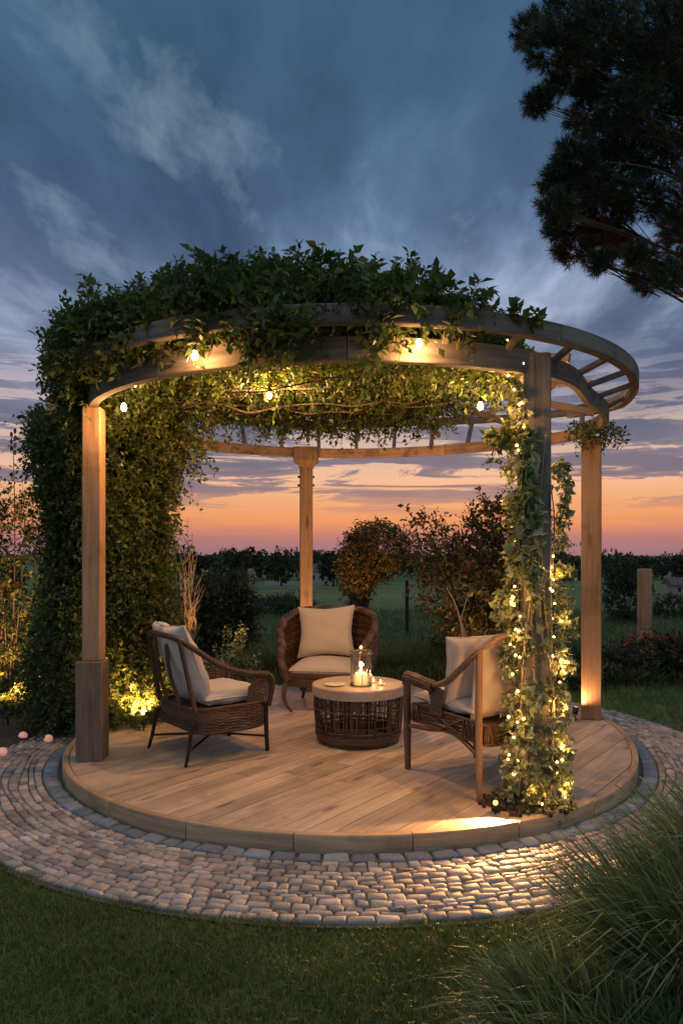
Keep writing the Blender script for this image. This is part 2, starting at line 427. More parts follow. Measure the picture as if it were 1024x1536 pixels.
# ------------------------------------------------------------------ sky
def build_world():
    w = bpy.data.worlds.new('World'); scene.world = w; w.use_nodes = True
    nt = w.node_tree; nt.nodes.clear()
    out = nt.nodes.new('ShaderNodeOutputWorld')
    tc = nt.nodes.new('ShaderNodeTexCoord'); d = tc.outputs['Generated']
    sp = nt.nodes.new('ShaderNodeSeparateXYZ'); nt.links.new(d, sp.inputs[0])
    X, Y, Z = sp.outputs
    zc = math_(nt, 'MAXIMUM', Z, 0.0)
    # tan of elevation
    el = math_(nt, 'DIVIDE', zc, math_(nt, 'SQRT', math_(nt, 'ADD', math_(nt, 'MULTIPLY', X, X), math_(nt, 'MULTIPLY', Y, Y))))
    # cloud-layer plane coordinates
    den = math_(nt, 'ADD', zc, .07)
    cb = nt.nodes.new('ShaderNodeCombineXYZ')
    nt.links.new(math_(nt, 'DIVIDE', X, den), cb.inputs[0]); nt.links.new(math_(nt, 'DIVIDE', Y, den), cb.inputs[1])
    pl = cb.outputs[0]
    warp = nt.nodes.new('ShaderNodeTexNoise'); nt.links.new(pl, warp.inputs['Vector']); warp.inputs['Scale'].default_value = .9; warp.inputs['Detail'].default_value = 3
    wv = nt.nodes.new('ShaderNodeVectorMath'); wv.operation = 'MULTIPLY_ADD'
    nt.links.new(warp.outputs['Color'], wv.inputs[0]); wv.inputs[1].default_value = (.38, .38, 0); nt.links.new(pl, wv.inputs[2])
    streak = noise(nt, mapping(nt, wv.outputs[0], (1.25, .42, 1), (3.1, 1.7, 0), (0, 0, math.radians(-28))), 1.0, 7, .56)
    fine = noise(nt, mapping(nt, wv.outputs[0], (2.6, .9, 1), (7.3, 2.2, 0), (0, 0, math.radians(-24))), 1.3, 7, .6)
    big = noise(nt, mapping(nt, pl, (.55, .4, 1), (1.3, 6.4, 0)), 1.0, 3, .5)
    dens = math_(nt, 'ADD', math_(nt, 'ADD', math_(nt, 'MULTIPLY', streak, .45), math_(nt, 'MULTIPLY', fine, .25)), math_(nt, 'MULTIPLY', big, .3))
    # low bands near the horizon, stretched sideways
    at2 = math_(nt, 'ARCTAN2', X, Y)
    cb2 = nt.nodes.new('ShaderNodeCombineXYZ'); nt.links.new(at2, cb2.inputs[0]); nt.links.new(math_(nt, 'MULTIPLY', el, 9.0), cb2.inputs[1])
    band = noise(nt, mapping(nt, cb2.outputs[0], (2.2, 3.0, 1), (2.9, .35, 0)), 1.5, 8, .66, .6)
    # clear-sky colour behind the cloud
    clear = ramp(nt, [(0, (.30, .17, .21)), (.022, (.46, .19, .18)), (.045, (.84, .31, .13)), (.07, (.85, .39, .18)), (.10, (.90, .50, .30)), (.16, (.78, .55, .44)), (.26, (.34, .38, .50)), (.45, (.20, .31, .50)), (.8, (.17, .33, .50))], el).outputs[0]
    cloud = ramp(nt, [(0, (.24, .15, .22)), (.04, (.38, .17, .17)), (.07, (.31, .18, .20)), (.10, (.21, .165, .215)), (.16, (.145, .15, .225)), (.26, (.088, .122, .215)), (.45, (.050, .096, .18)), (.8, (.040, .108, .19))], el).outputs[0]
    covhi = ramp(nt, [(.36, (.15,)*3), (.46, (.85,)*3), (.56, (1, 1, 1))], dens).outputs[0]
    covlo = ramp(nt, [(.475, (0, 0, 0)), (.505, (.85,)*3), (.56, (1, 1, 1))], band).outputs[0]
    hiw = ramp(nt, [(.10, (0, 0, 0)), (.30, (1, 1, 1))], el).outputs[0]
    cov = mixc(nt, covlo, covhi, hiw)
    # the strip right over the horizon stays mostly clear
    strip = ramp(nt, [(.0, (.15,)*3), (.055, (.12,)*3), (.085, (.9,)*3), (.11, (1, 1, 1))], math_(nt, 'ADD', el, math_(nt, 'MULTIPLY', math_(nt, 'SUBTRACT', band, .5), .05))).outputs[0]
    cov = mixc(nt, cov, strip, 1.0, 'MULTIPLY')
    col = mixc(nt, clear, cloud, cov)
    # texture inside the cloud
    col = mixc(nt, col, ramp(nt, [(.36, (1.75, 1.65, 1.55)), (.47, (1.05, 1.05, 1.05)), (.62, (.66, .70, .74))], streak).outputs[0], math_(nt, 'MULTIPLY', hiw, .9), 'MULTIPLY')
    # thin bright breaks in the cloud
    pt = noise(nt, mapping(nt, wv.outputs[0], (2.3, .95, 1), (2.4, 7.7, 0), (0, 0, math.radians(-30))), 1.0, 6, .62)
    col = mixc(nt, col, (.34, .47, .58), math_(nt, 'MULTIPLY', ramp(nt, [(.53, (0, 0, 0)), (.74, (.62,)*3)], pt).outputs[0], hiw))
    # unseen sky behind the camera and at the zenith, brightened as added fill light
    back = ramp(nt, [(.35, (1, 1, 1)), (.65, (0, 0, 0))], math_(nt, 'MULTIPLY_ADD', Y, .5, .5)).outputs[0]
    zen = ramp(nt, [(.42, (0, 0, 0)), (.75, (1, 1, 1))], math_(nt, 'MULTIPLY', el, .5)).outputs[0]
    fill_mask = math_(nt, 'MAXIMUM', back, zen)
    col = mixc(nt, col, (.40, .49, .62), math_(nt, 'MULTIPLY', fill_mask, .8))
    sky = nt.nodes.new('ShaderNodeTexSky'); sky.sky_type = 'NISHITA'; sky.sun_disc = False
    sky.sun_elevation = math.radians(1.5); sky.sun_rotation = math.radians(9)
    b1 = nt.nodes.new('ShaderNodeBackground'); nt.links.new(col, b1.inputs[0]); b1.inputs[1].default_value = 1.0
    b2 = nt.nodes.new('ShaderNodeBackground'); nt.links.new(sky.outputs[0], b2.inputs[0]); b2.inputs[1].default_value = .003
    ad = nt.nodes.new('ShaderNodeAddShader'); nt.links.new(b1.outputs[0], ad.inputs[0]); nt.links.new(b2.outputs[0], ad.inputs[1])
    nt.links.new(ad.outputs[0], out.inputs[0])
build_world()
sl = bpy.data.lights.new('sun', 'SUN'); sl.energy = .25; sl.angle = math.radians(.5); sl.color = (1, .5, .28)
so = bpy.data.objects.new('sun', sl); COL.objects.link(so)
sd = Vector((math.sin(math.radians(9)), math.cos(math.radians(9)), math.tan(math.radians(1.5))))
so.rotation_euler = sd.to_track_quat('Z', 'Y').to_euler()

WARM = (1, .50, .18)
def lamp(kind, loc, watts, parent=None, radius=.03, target=None, size=90, blend=.6, color=WARM, name='lamp'):
    l = bpy.data.lights.new(name, kind); l.energy = watts; l.color = color; l.shadow_soft_size = radius
    o = bpy.data.objects.new(name, l); COL.objects.link(o)
    if kind == 'SPOT':
        l.spot_size = math.radians(size); l.spot_blend = blend
        o.rotation_euler = (Vector(loc)-Vector(target)).to_track_quat('Z', 'Y').to_euler()
    o.location = Vector(loc)
    if parent:
        o.parent = parent; o.matrix_parent_inverse = Matrix.Translation(-Vector(parent.location))
    return o

# ------------------------------------------------------------------ terrain
def gz(x, y):
    d = math.hypot(x, y-3)
    t = min(1, max(0, (d-12)/110)); t = t*t*(3-2*t)
    return -3.0*t
def build_ground():
    rads = [0, 1, 2, 3, 4, 5, 6, 7, 8, 10, 12, 14, 17, 20, 24, 28, 33, 40, 48, 58, 70, 85, 100, 120, 150, 200, 300, 500, 900, 1800, 4000]
    k = 72; V = [(0, 3, 0)]; Fc = []
    for r in rads[1:]:
        for i in range(k):
            a = 2*PI*i/k; x = r*math.cos(a); y = 3+r*math.sin(a)
            V.append((x, y, gz(x, y)))
    for i in range(k): Fc.append((0, 1+i, 1+(i+1) % k))
    for j in range(len(rads)-2):
        for i in range(k):
            l = (i+1) % k; a = 1+j*k; b = a+k
            Fc.append((a+i, b+i, b+l, a+l))
    m = MB(); m.add(V, Fc, smooth=True); o = m.build('ground', M['ground']); tag(o, kind='structure')
build_ground()

# ------------------------------------------------------------------ deck outline
def deck_r(a):
    a = (a+PI) % (2*PI)-PI
    d = a-math.radians(20)
    return 2.16+.19*math.exp(-(d/math.radians(22))**2)
def deck_pt(a, dr=0.0, z=0.0):
    r = deck_r(a)+dr; return Vector((DC.x+r*math.cos(a), DC.y+r*math.sin(a), z))
def inside(x, y, dr=0.0):
    dx, dy = x-DC.x, y-DC.y
    return math.hypot(dx, dy) < deck_r(math.atan2(dy, dx))+dr
ROUT = 2.88
def build_paving():
    m = MB(); k = 128      # joint bed
    V = []; Fc = []
    for i in range(k):
        a = 2*PI*i/k
        V.append(deck_pt(a, -.06, .011)); V.append(Vector((DC.x+(ROUT+.03)*math.cos(a), DC.y+(ROUT+.03)*math.sin(a), .011)))
    for i in range(k):
        j = (i+1) % k; Fc.append((2*i, 2*i+1, 2*j+1, 2*j))
    m.add(V, Fc); tag(m.build('path_bed', M['joint']), kind='structure')
    def sett(mb, a0, a1, f0, f1, top):
        """one cobble between angles and radial fractions; domed top"""
        nx = 4; ny = 4; vs = []; rs = random.random()
        tilt = (random.uniform(-.006, .006), random.uniform(-.006, .006))
        jit = [[(random.uniform(-.05, .05), random.uniform(-.05, .05)) for _ in range(ny)] for _ in range(nx)]
        ug = (0, .11, .89, 1)
        for i in range(nx):
            for j in range(ny):
                u = ug[i]+jit[i][j][0]*.6; v = ug[j]+jit[i][j][1]*.6
                a = a0+(a1-a0)*u; r = f0(a)*(1-v)+f1(a)*v
                edge = (i in (0, 3)) or (j in (0, 3))
                z = (top-.008 if edge else top)+tilt[0]*(u-.5)+tilt[1]*(v-.5)+random.uniform(-.0026, .0026)
                vs.append(Vector((DC.x+r*math.cos(a), DC.y+r*math.sin(a), z)))
        fs = [(i*ny+j, (i+1)*ny+j, (i+1)*ny+j+1, i*ny+j+1) for i in range(nx-1) for j in range(ny-1)]
        ring = [0, 4, 8, 12, 13, 14, 15, 11, 7, 3, 2, 1]
        b = len(vs)
        for q in ring: p = vs[q]; vs.append(Vector((p.x, p.y, .0)))
        for q in range(12): fs.append((ring[q], b+q, b+(q+1) % 12, ring[(q+1) % 12]))
        mb.add(vs, fs, None, rs, True)
    mb = MB(); a = 0; edge = lambda q: deck_r(q)+.03
    inner = lambda q: deck_r(q)+.135
    while a < 2*PI-.01:
        w = random.uniform(.10, .15)/2.25
        if 2*PI-a-w < .04: w = 2*PI-a
        sett(mb, a+.003, a+w-.003, lambda q: edge(q), lambda q: inner(q)-.008, .028+random.uniform(-.003, .004)); a += w
    tag(mb.build('path_edging', M['bluesett']), kind='structure')
    mb = MB(); rows = 12
    for j in range(rows):
        wob = random.uniform(0, 6.3)
        def rr(q, jj):
            t = jj/rows; w = .010*math.sin(q*9+jj*1.7)+.008*math.sin(q*17+jj*.9) if 0 < jj < rows else 0
            return inner(q)*(1-t)+ROUT*t+w
        a = random.uniform(0, .05); end = a+2*PI
        while a < end-.005:
            w = random.uniform(.052, .105)/2.5
            if end-a-w < .02: w = end-a
            sk = random.uniform(-.003, .003)
            sett(mb, a+.0014, a+w-.0014, lambda q, j=j: rr(q, j)+.003, lambda q, j=j: rr(q, j+1)-.003, .024+random.uniform(-.004, .005)); a += w
    tag(mb.build('path', M['sett']), kind='structure')
build_paving()

def build_deck():
    t = thing('round_deck', 'low round timber deck of pale boards in a ring of cobbles', 'deck', (DC.x, DC.y, 0))
    mb = MB(); ang = math.radians(53); u = Vector((math.cos(ang), math.sin(ang), 0)); v = Vector((-u.y, u.x, 0))
    W = .128; gap = .004
    def ext(s, sign):       # distance along u where the line offset s leaves the outline
        lo, hi = 0, 3
        for _ in range(24):
            mid = (lo+hi)/2; p = u*mid*sign+v*s
            if math.hypot(p.x, p.y) < deck_r(math.atan2(p.y, p.x))-.045: lo = mid
            else: hi = mid
        return lo*sign
    s = -2.33
    while s < 2.33:
        s0, s1 = s+gap/2, s+W-gap/2
        mid = (s0+s1)/2
        pm = v*mid
        if math.hypot(pm.x, pm.y) < deck_r(math.atan2(pm.y, pm.x))-.06:
            lo = ext(mid, -1); hi = ext(mid, 1)
            cuts = [lo]; x = lo+random.uniform(.5, 1.8)
            while x < hi-.35: cuts.append(x); x += random.uniform(1.1, 2.2)
            cuts.append(hi)
            for q in range(len(cuts)-1):
                a, b = cuts[q]+.002, cuts[q+1]-.002
                A = []
                K = 4
                for i in range(K+1):       # start end (follows outline if rim)
                    ss = s0+(s1-s0)*i/K; A.append((ext(ss, -1) if q == 0 else a, ss))
                for i in range(K, -1, -1):
                    ss = s0+(s1-s0)*i/K; A.append((ext(ss, 1) if q == len(cuts)-2 else b, ss))
                rr = random.random(); off = random.random()*30; n = len(A)
                zt = DZ+random.uniform(-.0012, .0012)
                top = [u*p+v*w+Vector((0, 0, zt)) for p, w in A]; bot = [u*p+v*w+Vector((0, 0, DZ-.028)) for p, w in A]
                g = [(p+off, w+off, 0) for p, w in A]
                fs = [tuple(range(n-1, -1, -1))]+[(i, (i+1) % n, n+(i+1) % n, n+i) for i in range(n)]
                mb.add(top+bot, fs, g+g, rr)
        s += W
    for q in range(14):
        a0 = 2*PI*q/14+.02; a1 = 2*PI*(q+1)/14+.018; K = 14
        for (r0, r1) in ((-.155, -.043), (-.275, -.159)):
            A = [deck_pt(a0+(a1-a0)*i/K, r0, DZ-.006)-Vector((DC.x, DC.y, 0)) for i in range(K+1)]; B = [deck_pt(a0+(a1-a0)*i/K, r1, DZ-.006)-Vector((DC.x, DC.y, 0)) for i in range(K+1)]
            off = random.random()*20; ga = [(2.1*(a0+(a1-a0)*i/K)+off, r0+off, 0) for i in range(K+1)]; gb = [(2.1*(a0+(a1-a0)*i/K)+off, r1+off, 0) for i in range(K+1)]
            mb.add(A+B, [(i, K+1+i, K+2+i, i+1) for i in range(K)], ga+gb)
    mb.build('deck_boards', M['deck'], t)
    rb = MB(); segs = 22
    for q in range(segs):
        a0 = 2*PI*q/segs+.0012; a1 = 2*PI*(q+1)/segs-.0012; K = 12
        path = [deck_pt(a0+(a1-a0)*i/K)-Vector((DC.x, DC.y, 0)) for i in range(K+1)]
        # outer fascia, top flush 2 mm proud of the boards
        pr = [(.0, .006), (-.004, .002), (-.004, DZ-.003+.004), (-.0, DZ+.003+.004), (.036, DZ+.003+.004), (.04, DZ-.002), (.04, .006)]
        rb.sweep(path, [(-a, b) for a, b in pr], (0, 0, 1))
    rb.build('rim_board', M['rim'], t)
    core = MB(); core.lathe([(2.05, .004), (2.05, DZ-.032)], k=64, smooth=False); core.build('deck_frame', M['joint'], t)
build_deck()

# ------------------------------------------------------------------ pergola
P1 = Vector((-1.757, 5.21, DZ)); P3 = Vector((1.13, 4.276, DZ)); P4 = Vector((2.21, 6.50, DZ)); P2 = Vector((-.378, 7.86, DZ))
RT = 2.59     # underside of the lower ring
def circ(r, z, a0=0, a1=2*PI, k=96, c=None, sq=0.0):
    c = c or DC
    return [Vector((c.x+r*math.cos(a0+(a1-a0)*i/k), c.y+r*math.sin(a0+(a1-a0)*i/k), z)) for i in range(k+1)]
def rect(w, h, e=.006): a, b = w/2, h/2; return [(a-e, -b), (a, -b+e), (a, b-e), (a-e, b), (-a+e, b), (-a, b-e), (-a, -b+e), (-a+e, -b)]
def axes(yaw): c, s = math.cos(yaw), math.sin(yaw); return (Vector((c, s, 0)), Vector((-s, c, 0)), Vector((0, 0, 1)))
def ang_of(p): return math.atan2(p.y-DC.y, p.x-DC.x)
def ring_r(a):            # lower ring radius: runs over the four posts
    a = (a+PI) % (2*PI)-PI
    return 1.965+.21*math.exp(-((a-math.radians(17))/math.radians(22))**2)-.13*math.exp(-((a+math.radians(27))/math.radians(17))**2)
def build_pergola():
    t = thing('pergola', 'round timber pergola with four posts and a ladder-like ring roof', 'pergola', (DC.x, DC.y, DZ))
    O = Vector((DC.x, DC.y, DZ))
    def L(p): return Vector(p)-O
    def post(p, w, z0, z1, mat, yaw, label=None):
        m = MB(); m.box(L((p.x, p.y, (z0+z1)/2)), (w, w, z1-z0), axes(yaw), .008, along=2)
        o = m.build('post', mat, t)
        if label: o['label'] = label
        return o
    a = post(P1, .130, DZ+.70, RT, M['oak'], .03, 'front left post on a thicker weathered base block')
    m = MB(); m.box(L((P1.x-.01, P1.y, DZ+.35)), (.182, .182, .70), axes(.03), .005); m.build('base_block', M['brown_wood'], a)
    post(P2, .135, DZ, RT-.0, M['oak'], .1, 'rear post with square capital')
    c0 = L((P2.x, P2.y, 0))
    m = MB(); m.sweep([c0+Vector((0, 0, z)) for z in (RT-.11, RT-.06, RT-.045, RT+.10, RT+.102)], rect(.2, .2, .01), (0, 1, 0), lambda q: .75 if q < .1 else 1.0 if q < .3 else 1.3); m.build('capital', M['oak'], t)
    for q in (-1, 1):
        for zz in (.30, .21):
            m = MB(); m.tube([L((P2.x+q*.066, P2.y-.03, RT-zz)), L((P2.x+q*.09, P2.y-.03, RT-zz))], .012, 8); m.build('bolt', M['black'], t)
    post(P3, .155, DZ, RT+.12, M['grey_wood'], -.12, 'weathered grey post wrapped in ivy')
    post(P4, .165, DZ, RT, M['oak'], -.28)
    # lower ring in segments
    angs = [ang_of(P3), ang_of(P4), ang_of(P2), ang_of(P1)]
    def lring(a0, a1, mat, name, h=.15, w=.055, z=RT+.075, dr=0.0):
        if a1 < a0: a1 += 2*PI
        K = max(8, int((a1-a0)*22)); m = MB()
        segs = max(1, round((a1-a0)*1.97/1.25))
        for s in range(segs):
            b0 = a0+(a1-a0)*s/segs+.001; b1 = a0+(a1-a0)*(s+1)/segs-.001; k = K//segs+3
            path = []
            for i in range(k+1):
                q = b0+(b1-b0)*i/k; r = ring_r(q)+dr
                path.append(L((DC.x+r*math.cos(q), DC.y+r*math.sin(q), z)))
            m.sweep(path, rect(w, h), (0, 0, 1))
        return m.build(name, mat, t)
    lring(angs[3], angs[0], M['grey_wood'], 'front_beam', .135, .07, RT+.0675)
    lring(angs[0], angs[1], M['grey_wood'], 'side_beam', .12, .05)
    lring(angs[1], angs[2], M['oak'], 'rear_beam', .10, .05, RT+.05)
    lring(angs[2], angs[3], M['oak'], 'rear_beam', .10, .05, RT+.05)
    # upper outer ring (board on edge, bent), higher towards the back
    def upz(q): return 2.795+.19*max(0, math.sin(q))
    def upr(q):
        a = (q+PI) % (2*PI)-PI
        return 2.13+.10*math.exp(-((a-math.radians(14))/math.radians(24))**2)
    m = MB(); segs = 9
    for s in range(segs):
        b0 = 2*PI*s/segs+.4; b1 = 2*PI*(s+1)/segs+.4; k = 14
        path = []
        for i in range(k+1):
            q = b0+(b1-b0)*i/k+(.001 if i == 0 else -.001 if i == k else 0); r = upr(q); path.append(L((DC.x+r*math.cos(q), DC.y+r*math.sin(q), upz(q))))
        hi = .105 if math.sin((b0+b1)/2) < .35 else .065
        m.sweep(path, rect(.06, hi), (0, 0, 1))
    m.build('upper_ring', M['grey_wood'], t)
    # rungs between the rings all the way round
    n = 31
    for i in range(n):
        q = 2*PI*(i+.5)/n
        if abs(((q-ang_of(P3)+PI) % (2*PI))-PI) < .03: continue
        r0 = ring_r(q)+.022; r1 = upr(q)-.026; z0 = RT+.12 if not (0 < q % (2*PI) < PI) else RT+.085; z1 = upz(q)-.02
        a_ = L((DC.x+r0*math.cos(q), DC.y+r0*math.sin(q), z0)); b_ = L((DC.x+r1*math.cos(q), DC.y+r1*math.sin(q), z1))
        m = MB(); m.sweep([a_, b_], rect(.035, .035, .003), (-math.sin(q), math.cos(q), 0)); m.build('rung', M['grey_wood'], t)
    # inner lattice: radial rafters and hoops carrying the vine
    def dome(r): return RT+.20+.16*(1-(r/1.95)**2)
    for i in range(14):
        q = 2*PI*i/14+.16; R_ = ring_r(q)-.03
        path = [L((DC.x+r*math.cos(q), DC.y+r*math.sin(q), dome(r)-.0)) for r in [R_*k/10+.13*(1-k/10) for k in range(11)]]
        m = MB(); m.sweep(path, rect(.032, .06, .004), (0, 0, 1)); m.build('rafter', M['oak'], t)
    for r in (.13, .55, .95, 1.3, 1.62):
        m = MB(); m.sweep([L((DC.x+r*math.cos(2*PI*i/72), DC.y+r*math.sin(2*PI*i/72), dome(r)+.045)) for i in range(72)], rect(.03, .024, .003), (0, 0, 1), closed=True)
        m.build('hoop', M['oak'], t)
    return t
build_pergola()

# ------------------------------------------------------------------ climbing vine on the roof
VC = np.array([-.38, 5.62])
def leafy(name, mat, parent, sets, stems_mat=None):
    """sets: list of (leafarrays, stemarrays)"""
    V, FA, R = join([s[0] for s in sets]); o = np_mesh(name, V, FA, mat, R, parent)
    V, FA, R = join([s[1] for s in sets]); np_mesh('twigs', V, FA, stems_mat or M['bark'], R, parent)
    return o
def build_vine():
    t = thing('climbing_vine', 'dense green climbing vine over the pergola roof and down its left side', 'vine', (-2.2, 6.7, 0))
    T = np.array([-2.2, 6.7, 0])
    S = []
    # roof mound
    def roof(n, zfun, dirf, L, nl, leaf, droop):
        rho = np.sqrt(RNG.uniform(0, 1, n)); th = RNG.uniform(0, 2*PI, n)
        x = VC[0]+rho*np.cos(th)*1.66; y = VC[1]+rho*np.sin(th)*1.72
        keep = (x < 1.30-(y-4.2)*.12+RNG.normal(size=n)*.12)
        # front rail stays bare: keep the vine behind it to the right
        rr = np.hypot(x-DC.x, y-DC.y); keep &= ~((rr > 1.76) & (x > -1.2) & (y < 6)); keep &= ~((rr > 1.52) & (y > 6.3) & (x > -1.55))
        x, y, rho, th = x[keep], y[keep], rho[keep], th[keep]; z = zfun(rho, x, y)
        R = np.stack([x, y, z], 1)-T; D = dirf(x, y, len(x))
        S.append(sprigs(R, D, L*RNG.uniform(.6, 1.3, len(x)), nl, leaf, droop))
    bumpy = lambda x, y: .07*np.sin(x*4.1+1)*np.cos(y*3.7)+.05*np.sin(x*9+y*5)
    ztop = lambda rho, x, y: 2.86+.52*np.clip(1-rho**2.6, 0, 1)**.8+bumpy(x, y)
    roof(4600, lambda r, x, y: ztop(r, x, y)-RNG.uniform(0, .16, len(x)), lambda x, y, n: RNG.normal(size=(n, 3))*.8+np.array([0, 0, .9]), .17, 10, .050, .25)
    roof(1500, lambda r, x, y: 2.86+(ztop(r, x, y)-2.86)*RNG.uniform(0, 1, len(x)), lambda x, y, n: RNG.normal(size=(n, 3)), .18, 9, .050, .3)
    # underside, lit from the bulbs
    roof(3700, lambda r, x, y: 2.80+.14*(1-r**2)+RNG.uniform(-.07, .07, len(x)), lambda x, y, n: RNG.normal(size=(n, 3))*.8+np.array([0, 0, -.2]), .15, 10, .042, .25)
    # fringe round the left rim, hanging over the beam
    n = 2000; th = RNG.uniform(math.radians(152), math.radians(230), n)
    rr = RNG.uniform(1.8, 2.13, n); x = DC.x+rr*np.cos(th); y = DC.y+rr*np.sin(th)
    z = 2.50+RNG.uniform(0, 1, n)*(.62-(rr-1.8)*.55)
    fr = np.degrees(th) > 198
    z = np.where(fr, 2.80+.24*RNG.uniform(0, 1, n), z); rr = np.where(fr, rr+.06, rr); x = DC.x+rr*np.cos(th); y = DC.y+rr*np.sin(th)
    S.append(sprigs(np.stack([x, y, z], 1)-T, np.stack([np.cos(th)*.5, np.sin(th)*.5, np.where(fr, .3, RNG.uniform(-.7, .6, n))], 1)+RNG.normal(size=(n, 3))*.5, .15*RNG.uniform(.6, 1.3, n), 10, .048, np.where(fr, .1, .35)[:, None]))
    # tumbling shoulder at the left, above the corner post
    n = 1100; p, d = ell(n, (-1.80, 5.72, 2.86), (.32, .72, .30), .5)
    S.append(sprigs(p-T, d+np.array([0, 0, .2])+RNG.normal(size=(n, 3))*.4, .16*RNG.uniform(.6, 1.3, n), 9, .050, .3))
    # tufts spilling over the front rail
    for (px, py, dp, rx, ry, n) in [(425, 490, 3.85, .11, .09, 60), (385, 505, 3.9, .05, .05, 22), (300, 490, 4.05, .05, .05, 18), (520, 470, 3.9, .22, .10, 80), (600, 470, 3.92, .2, .09, 70),
                                    (660, 480, 3.98, .16, .06, 50), (578, 500, 3.80, .04, .07, 22), (700, 460, 3.98, .1, .06, 30), (345, 470, 3.98, .25, .10, 90), (250, 485, 4.3, .25, .14, 120), (480, 430, 4.0, .4, .14, 150), (330, 430, 4.1, .35, .14, 140), (620, 440, 4.05, .2, .1, 70)]:
        c = at(px, py, dp); p, d = ell(n, c, (rx, .12, ry), .3)
        S.append(sprigs(p-T, d*.6+RNG.normal(size=(n, 3))*.5+np.array([0, -.2, -.1]), .14*RNG.uniform(.6, 1.3, n), 8, .055, .4))
    # inner hanging strip between the rings, lit
    n = 420; th = RNG.uniform(math.radians(262), math.radians(306), n); rr = RNG.uniform(1.6, 1.86, n)
    S.append(sprigs(np.stack([DC.x+rr*np.cos(th), DC.y+rr*np.sin(th), RNG.uniform(2.74, 2.88, n)], 1)-T, RNG.normal(size=(n, 3)), .13*RNG.uniform(.6, 1.2, n), 8, .045, .4))
    # tall shoots against the sky
    sh = [(140, 410, 4.9), (245, 402, 4.7), (303, 378, 4.6), (380, 375, 4.6), (440, 368, 4.6), (468, 372, 4.5), (530, 372, 4.6), (565, 385, 4.6), (618, 380, 4.5), (660, 420, 4.5), (700, 448, 4.2), (775, 462, 3.95), (803, 468, 3.97), (95, 480, 5.2), (72, 530, 5.4), (180, 425, 4.9), (210, 420, 4.8), (345, 388, 4.6), (415, 378, 4.6), (500, 380, 4.6), (590, 392, 4.5)]
    R = []; D = []; Ls = []
    for px, py, dp in sh:
        for q in range(3):
            e = at(px+random.uniform(-14, 14), py+random.uniform(-8, 14), dp)
            b = at(px+random.uniform(-14, 14), py+random.uniform(36, 70) if px < 760 else 488, dp)
            R.append(b); D.append(e-b); Ls.append((e-b).length)
    S.append(sprigs(np.array(R)-T, np.array(D), np.array(Ls), 12, .06, -.0, 1.1, jitter=.4))
    # curtain: column of foliage from roof to ground
    n = 9000; z = RNG.uniform(0, 1, n)**.9*2.75; th = RNG.uniform(0, 2*PI, n)
    hw = .58-.10*(z/2.8)+.07*np.sin(z*2.6+.6); hd = .55+.06*np.sin(z*3.3)
    q = RNG.uniform(.62, 1.04, n)+.06*np.sin(th*5+z*4)
    cx = -2.10+.035*z; cy = 6.66-.14*z
    x = cx+hw*q*np.cos(th); y = cy+hd*q*np.sin(th)
    # stay off the deck close to the ground
    R = np.stack([x, y, z], 1)
    S.append(sprigs(R-T, np.stack([np.cos(th), np.sin(th), RNG.uniform(-.8, .5, n)], 1)+RNG.normal(size=(n, 3))*.45, .13*RNG.uniform(.6, 1.3, n)*np.where(RNG.uniform(0, 1, n) > .94, 2.2, 1), 10, .042, .45))
    n = 260                                                     # trailing tendrils right of the curtain
    c = at(255, 640, 6.3); p, d = ell(n, c, (.32, .3, .42), .1)
    S.append(sprigs(p-T, d*.4+RNG.normal(size=(n, 3))*.5+np.array([.3, 0, -.5]), .22*RNG.uniform(.6, 1.3, n), 9, .05, .3))
    for (x0, y0, x1, y1) in [(255, 700, 268, 790), (262, 690, 300, 675), (245, 640, 285, 655), (240, 720, 262, 800), (760, 640, 745, 672), (770, 650, 752, 664)]:
        d0 = 6.2 if x0 < 500 else 4.15
        a = at(x0, y0, d0); b = at(x1, y1, d0)
        R = np.array([a+(b-a)*k/6 for k in range(6)]); n = 6
        S.append(sprigs(R-T, np.array([b-a]*6)+RNG.normal(size=(n, 3))*.15, np.full(n, .16), 7, .05, .2))
    leafy('foliage', M['vine'], t, S)
    # woody stems
    m = MB()
    for i in range(14):                                         # runners wandering over and under the roof
        th0 = random.uniform(2.4, 4.2); p = Vector((VC[0]+1.5*math.cos(th0), VC[1]+1.5*math.sin(th0), 0)); hd = th0+PI+random.uniform(-.6, .6); pts = []
        zb = random.choice((2.73, 2.76, 3.2))
        for k in range(12):
            hd += random.uniform(-.35, .35); p = p+Vector((math.cos(hd), math.sin(hd), 0))*.22
            if math.hypot(p.x-DC.x, p.y-DC.y) > 1.75: break
            pts.append(Vector((p.x+2.2, p.y-6.7, zb+random.uniform(-.03, .05))))
        if len(pts) > 3: m.tube(catmull(pts, 4), random.uniform(.006, .013), 6, lambda s: 1.1-.7*s)
    for i in range(7):
        x0 = -2.2+random.uniform(-.3, .35); y0 = 6.6+random.uniform(-.25, .25); a = random.uniform(0, 6)
        pts = [Vector((x0+.1*math.sin(a+k*.9)-(-2.2), y0+.1*math.cos(a+k*.8)-6.7-.02*k*k/4, 2.85*k/9)) for k in range(10)]
        m.tube(pts, .022, 6, lambda s: 1-.5*s)
    for i in range(9):
        a = random.uniform(-.5, 1.3); p = Vector((-1.7-.2*random.random(), 5.4+random.random(), 2.86)); pts = []
        for k in range(11):
            pts.append(p+Vector((.3*k*math.cos(a-.4)*.9, .05*math.sin(k+i)*1.5+(i-4)*.035*k-.06*k*0, .09*math.sin(k*.6+i)*.6))-Vector((-2.2, 6.7, 0)))
        m.tube(pts, .014, 6, lambda s: 1-.6*s)
    m.build('stem', M['bark'], t)
build_vine()

